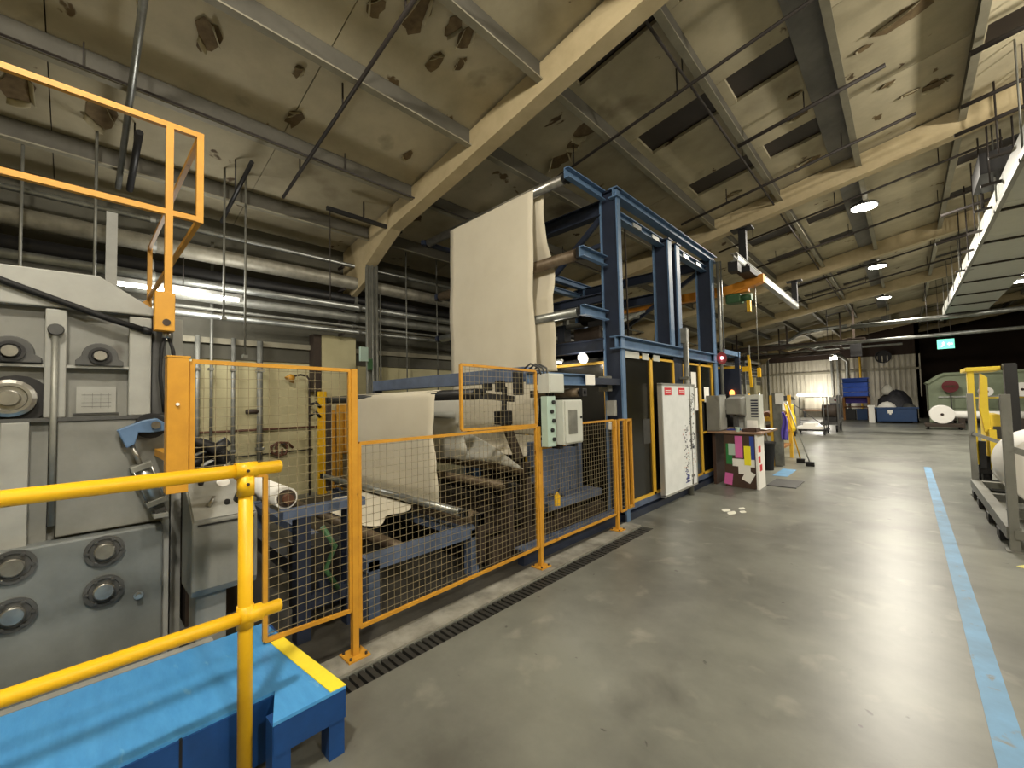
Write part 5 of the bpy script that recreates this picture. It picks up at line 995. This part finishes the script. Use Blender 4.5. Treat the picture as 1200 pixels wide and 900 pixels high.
# white reel on its trolley at far right
t = thing('reel_trolley', (1.1, 25.3, 0), 'dark low trolley under the far white reel', 'trolley'); MB().box(.55, 1.7, 25.0, 25.8, .12, .26).build('deck', 'rust_dark', t, .01)
for (x, y) in ((.65, 25.1), (1.6, 25.1), (.65, 25.7), (1.6, 25.7)): MB().cyl((x-.03, y, .06), (x+.03, y, .06), .06, 12).build('castor', 'rubber', t)
t = big_roll(1.08, 25.05, 25.9, .64, .38, 'faceted white reel on the dark low trolley by the green machine')
t = thing('white_beam', (2.2, 26.2, .5), 'long white wrapped tube lying behind the far reel', 'tube'); MB().cyl((1.4, 26.3, .58), (3.6, 26.3, .58), .16, 16).build('tube_body', 'paper_white', t)
for x in (1.7, 3.3): MB().box(x-.1, x+.1, 26.15, 26.45, 0, .44).build('cradle', 'rust_dark', t)
t = thing('green_machine', (2.6, 31, 0), 'large pale green machine hood at the end of the hall', 'machine')
MB().prism([(.85, .5), (5.2, .5), (5.2, 2.5), (1.5, 2.5), (1.25, 2.42), (.85, 2.1)], 'y', 30.2, 33).build('hood', 'mach_green', t, .03); MB().prism([(.75, 2.08), (1.2, 2.44), (1.45, 2.54), (5.3, 2.56), (5.3, 2.46), (1.5, 2.42), (1.28, 2.34), (.85, 2.0)], 'y', 30.05, 33.1).build('hood_roof', 'mach_green', t)
for x in (.95, 1.9, 3.1, 4.6): MB().box(x-.1, x+.1, 30.3, 30.6, 0, .5).build('leg', 'mach_green', t)
MB().box(1.0, 5.2, 30.4, 32.9, .12, .45).build('dark_bed', 'rust_dark', t); MB().box(1.2, 5.0, 30.12, 30.2, 1.3, 1.36).build('rail', 'galv', t)
for x in (1.2, 2.6): MB().box(x, x+1.2, 30.17, 30.2, .75, 1.25).build('access_door', 'mach_green', t, .01)
big_roll(2.6, 27.6, 28.6, 1.56, .2, 'white reel resting high on the cradle before the green machine')
big_roll(3.6, 27.6, 28.6, 1.62, .3, 'larger white reel high on the cradle before the green machine')
t = thing('reel_cradle', (3.1, 28, 0), 'dark cradle frame carrying two white reels by the green machine', 'rack')
for x in (2.2, 3.05, 4.1): MB().box(x-.05, x+.05, 27.7, 28.5, 0, 1.3).build('upright', 'grey_paint', t)
MB().box(2.2, 4.1, 27.75, 28.45, 1.26, 1.32).build('shelf', 'truck_yellow', t)
t = thing('round_sign', (1.6, 29.9, 0), 'dark red round sign on a post before the green machine', 'sign')
MB().lathe((1.62, 29.8, 1.85), (0, -1, 0), [(0, .3), (.03, .3), (.03, 0)], 24).build('disc', 'deep_red', t); MB().box(1.44, 1.8, 29.755, 29.77, 1.8, 1.9).build('disc_bar', 'brown', t); MB().box(1.6, 1.65, 29.8, 29.85, 0, 1.6).build('post', 'grey_dark', t); MB().box(1.45, 1.8, 29.7, 29.95, 0, .04).build('base', 'grey_dark', t)
# carts and clutter on the far left of the aisle
t = thing('wire_cart', (-2.8, 20.5, 0), 'dark wire sided trolley carrying flat white sheets', 'trolley')
MB().box(-3.35, -2.3, 20.1, 21.3, .15, .22).build('deck', 'blackm', t)
for (x, y) in ((-3.3, 20.15), (-2.35, 20.15), (-3.3, 21.25), (-2.35, 21.25)): MB().cyl((x, y, .15), (x, y, 1.5), .02, 8).build('upright', 'grey_dark', t); MB().cyl((x-.02, y, .075), (x+.02, y, .075), .075, 12).build('castor', 'rubber', t)
for z in (.5, 1.0, 1.48): MB().cyl((-3.3, 21.25, z), (-2.35, 21.25, z), .015, 6).build('rail', 'grey_dark', t)
MB().cyl((-3.3, 20.15, 1.2), (-2.35, 20.15, .35), .015, 6).build('diagonal', 'grey_dark', t)
for k, lab in enumerate(('lower stack of white sheets on the wire trolley', 'upper stack of white sheets on the wire trolley')):
    tag(MB().box(-3.25+.2*k, -2.4-.25*k, 20.2, 21.1, .22+.1*k, .32+.12*k).build('sheet_stack', 'paper_white', origin=(-2.8, 20.6, .22+.1*k)), lab, 'paper')
t = thing('motor_cart', (-2.3, 22.3, 0), 'dark machine cart loaded with a motor beside the wire trolley', 'cart')
MB().box(-2.7, -2.05, 22, 22.9, .3, .4).build('deck', 'grey_dark', t); MB().cyl((-2.65, 22.4, .85), (-2.1, 22.4, .85), .3, 16).build('motor', 'rust_dark', t); MB().box(-2.6, -2.15, 22.1, 22.7, .4, .62).build('bed', 'blackm', t); MB().bar((-2.08, 22.0, 0), (-2.08, 22.0, 1.55), .06, .06).build('handle_post', 'grey_dark', t); MB().bar((-2.08, 22.85, 0), (-2.08, 22.85, 1.55), .06, .06).build('handle_post', 'grey_dark', t)
for (x, y) in ((-2.6, 22.1), (-2.15, 22.1), (-2.6, 22.8), (-2.15, 22.8)): MB().cyl((x-.03, y, .14), (x+.03, y, .14), .14, 12).build('wheel', 'rubber', t)
t = thing('floor_cleaner', (-3.5, 19.2, 0), 'white and yellow drum machine with a black top beyond the brooms', 'machine')
MB().lathe((-3.45, 19.2, .2), (0, 0, 1), [(0, .3), (.1, .34), (.5, .34), (.8, .26), (1.0, .28), (1.1, .2)], 18).build('drum', 'truck_yellow', t); MB().lathe((-3.5, 19.2, 1.0), (0, 0, 1), [(0, .28), (.35, .3), (.4, .26)], 18).build('white_tub', 'paper_white', t); MB().lathe((-3.45, 19.2, 1.4), (0, 0, 1), [(0, .36), (.1, .3), (.18, .1)], 16).build('black_lid', 'rubber', t)
for a in range(3): MB().cyl((-3.45+.25*math.cos(a*2.1), 19.2+.25*math.sin(a*2.1), 0), (-3.45+.25*math.cos(a*2.1), 19.2+.25*math.sin(a*2.1), .22), .06, 10).build('castor', 'rubber', t)
t = thing('wall_board', (-4.0, 35.7, .6), 'pale notice board and bench against the far wall', 'board'); MB().box(-5.2, -3.6, 35.6, 35.7, .55, 1.5).build('panel', 'wall_far', t); MB().box(-5.3, -3.5, 35.2, 35.7, .45, .55).build('bench', 'wood_top', t)
for x in (-5.2, -3.6): MB().box(x-.05, x+.05, 35.2, 35.7, 0, .45).build('leg', 'grey_dark', t)
t = thing('yellow_riser', (-2.05, 35.7, 0), 'yellow gas pipe rising up the far wall behind the crates', 'pipe'); MB().cyl((-2.1, 35.8, 0), (-2.1, 35.8, 5.0), .06, 10).build('pipe_run', 'yellow_frame', t); MB().box(-2.2, -2.0, 35.78, 35.9, 3.3, 3.36).build('clip', 'galv_dull', t)
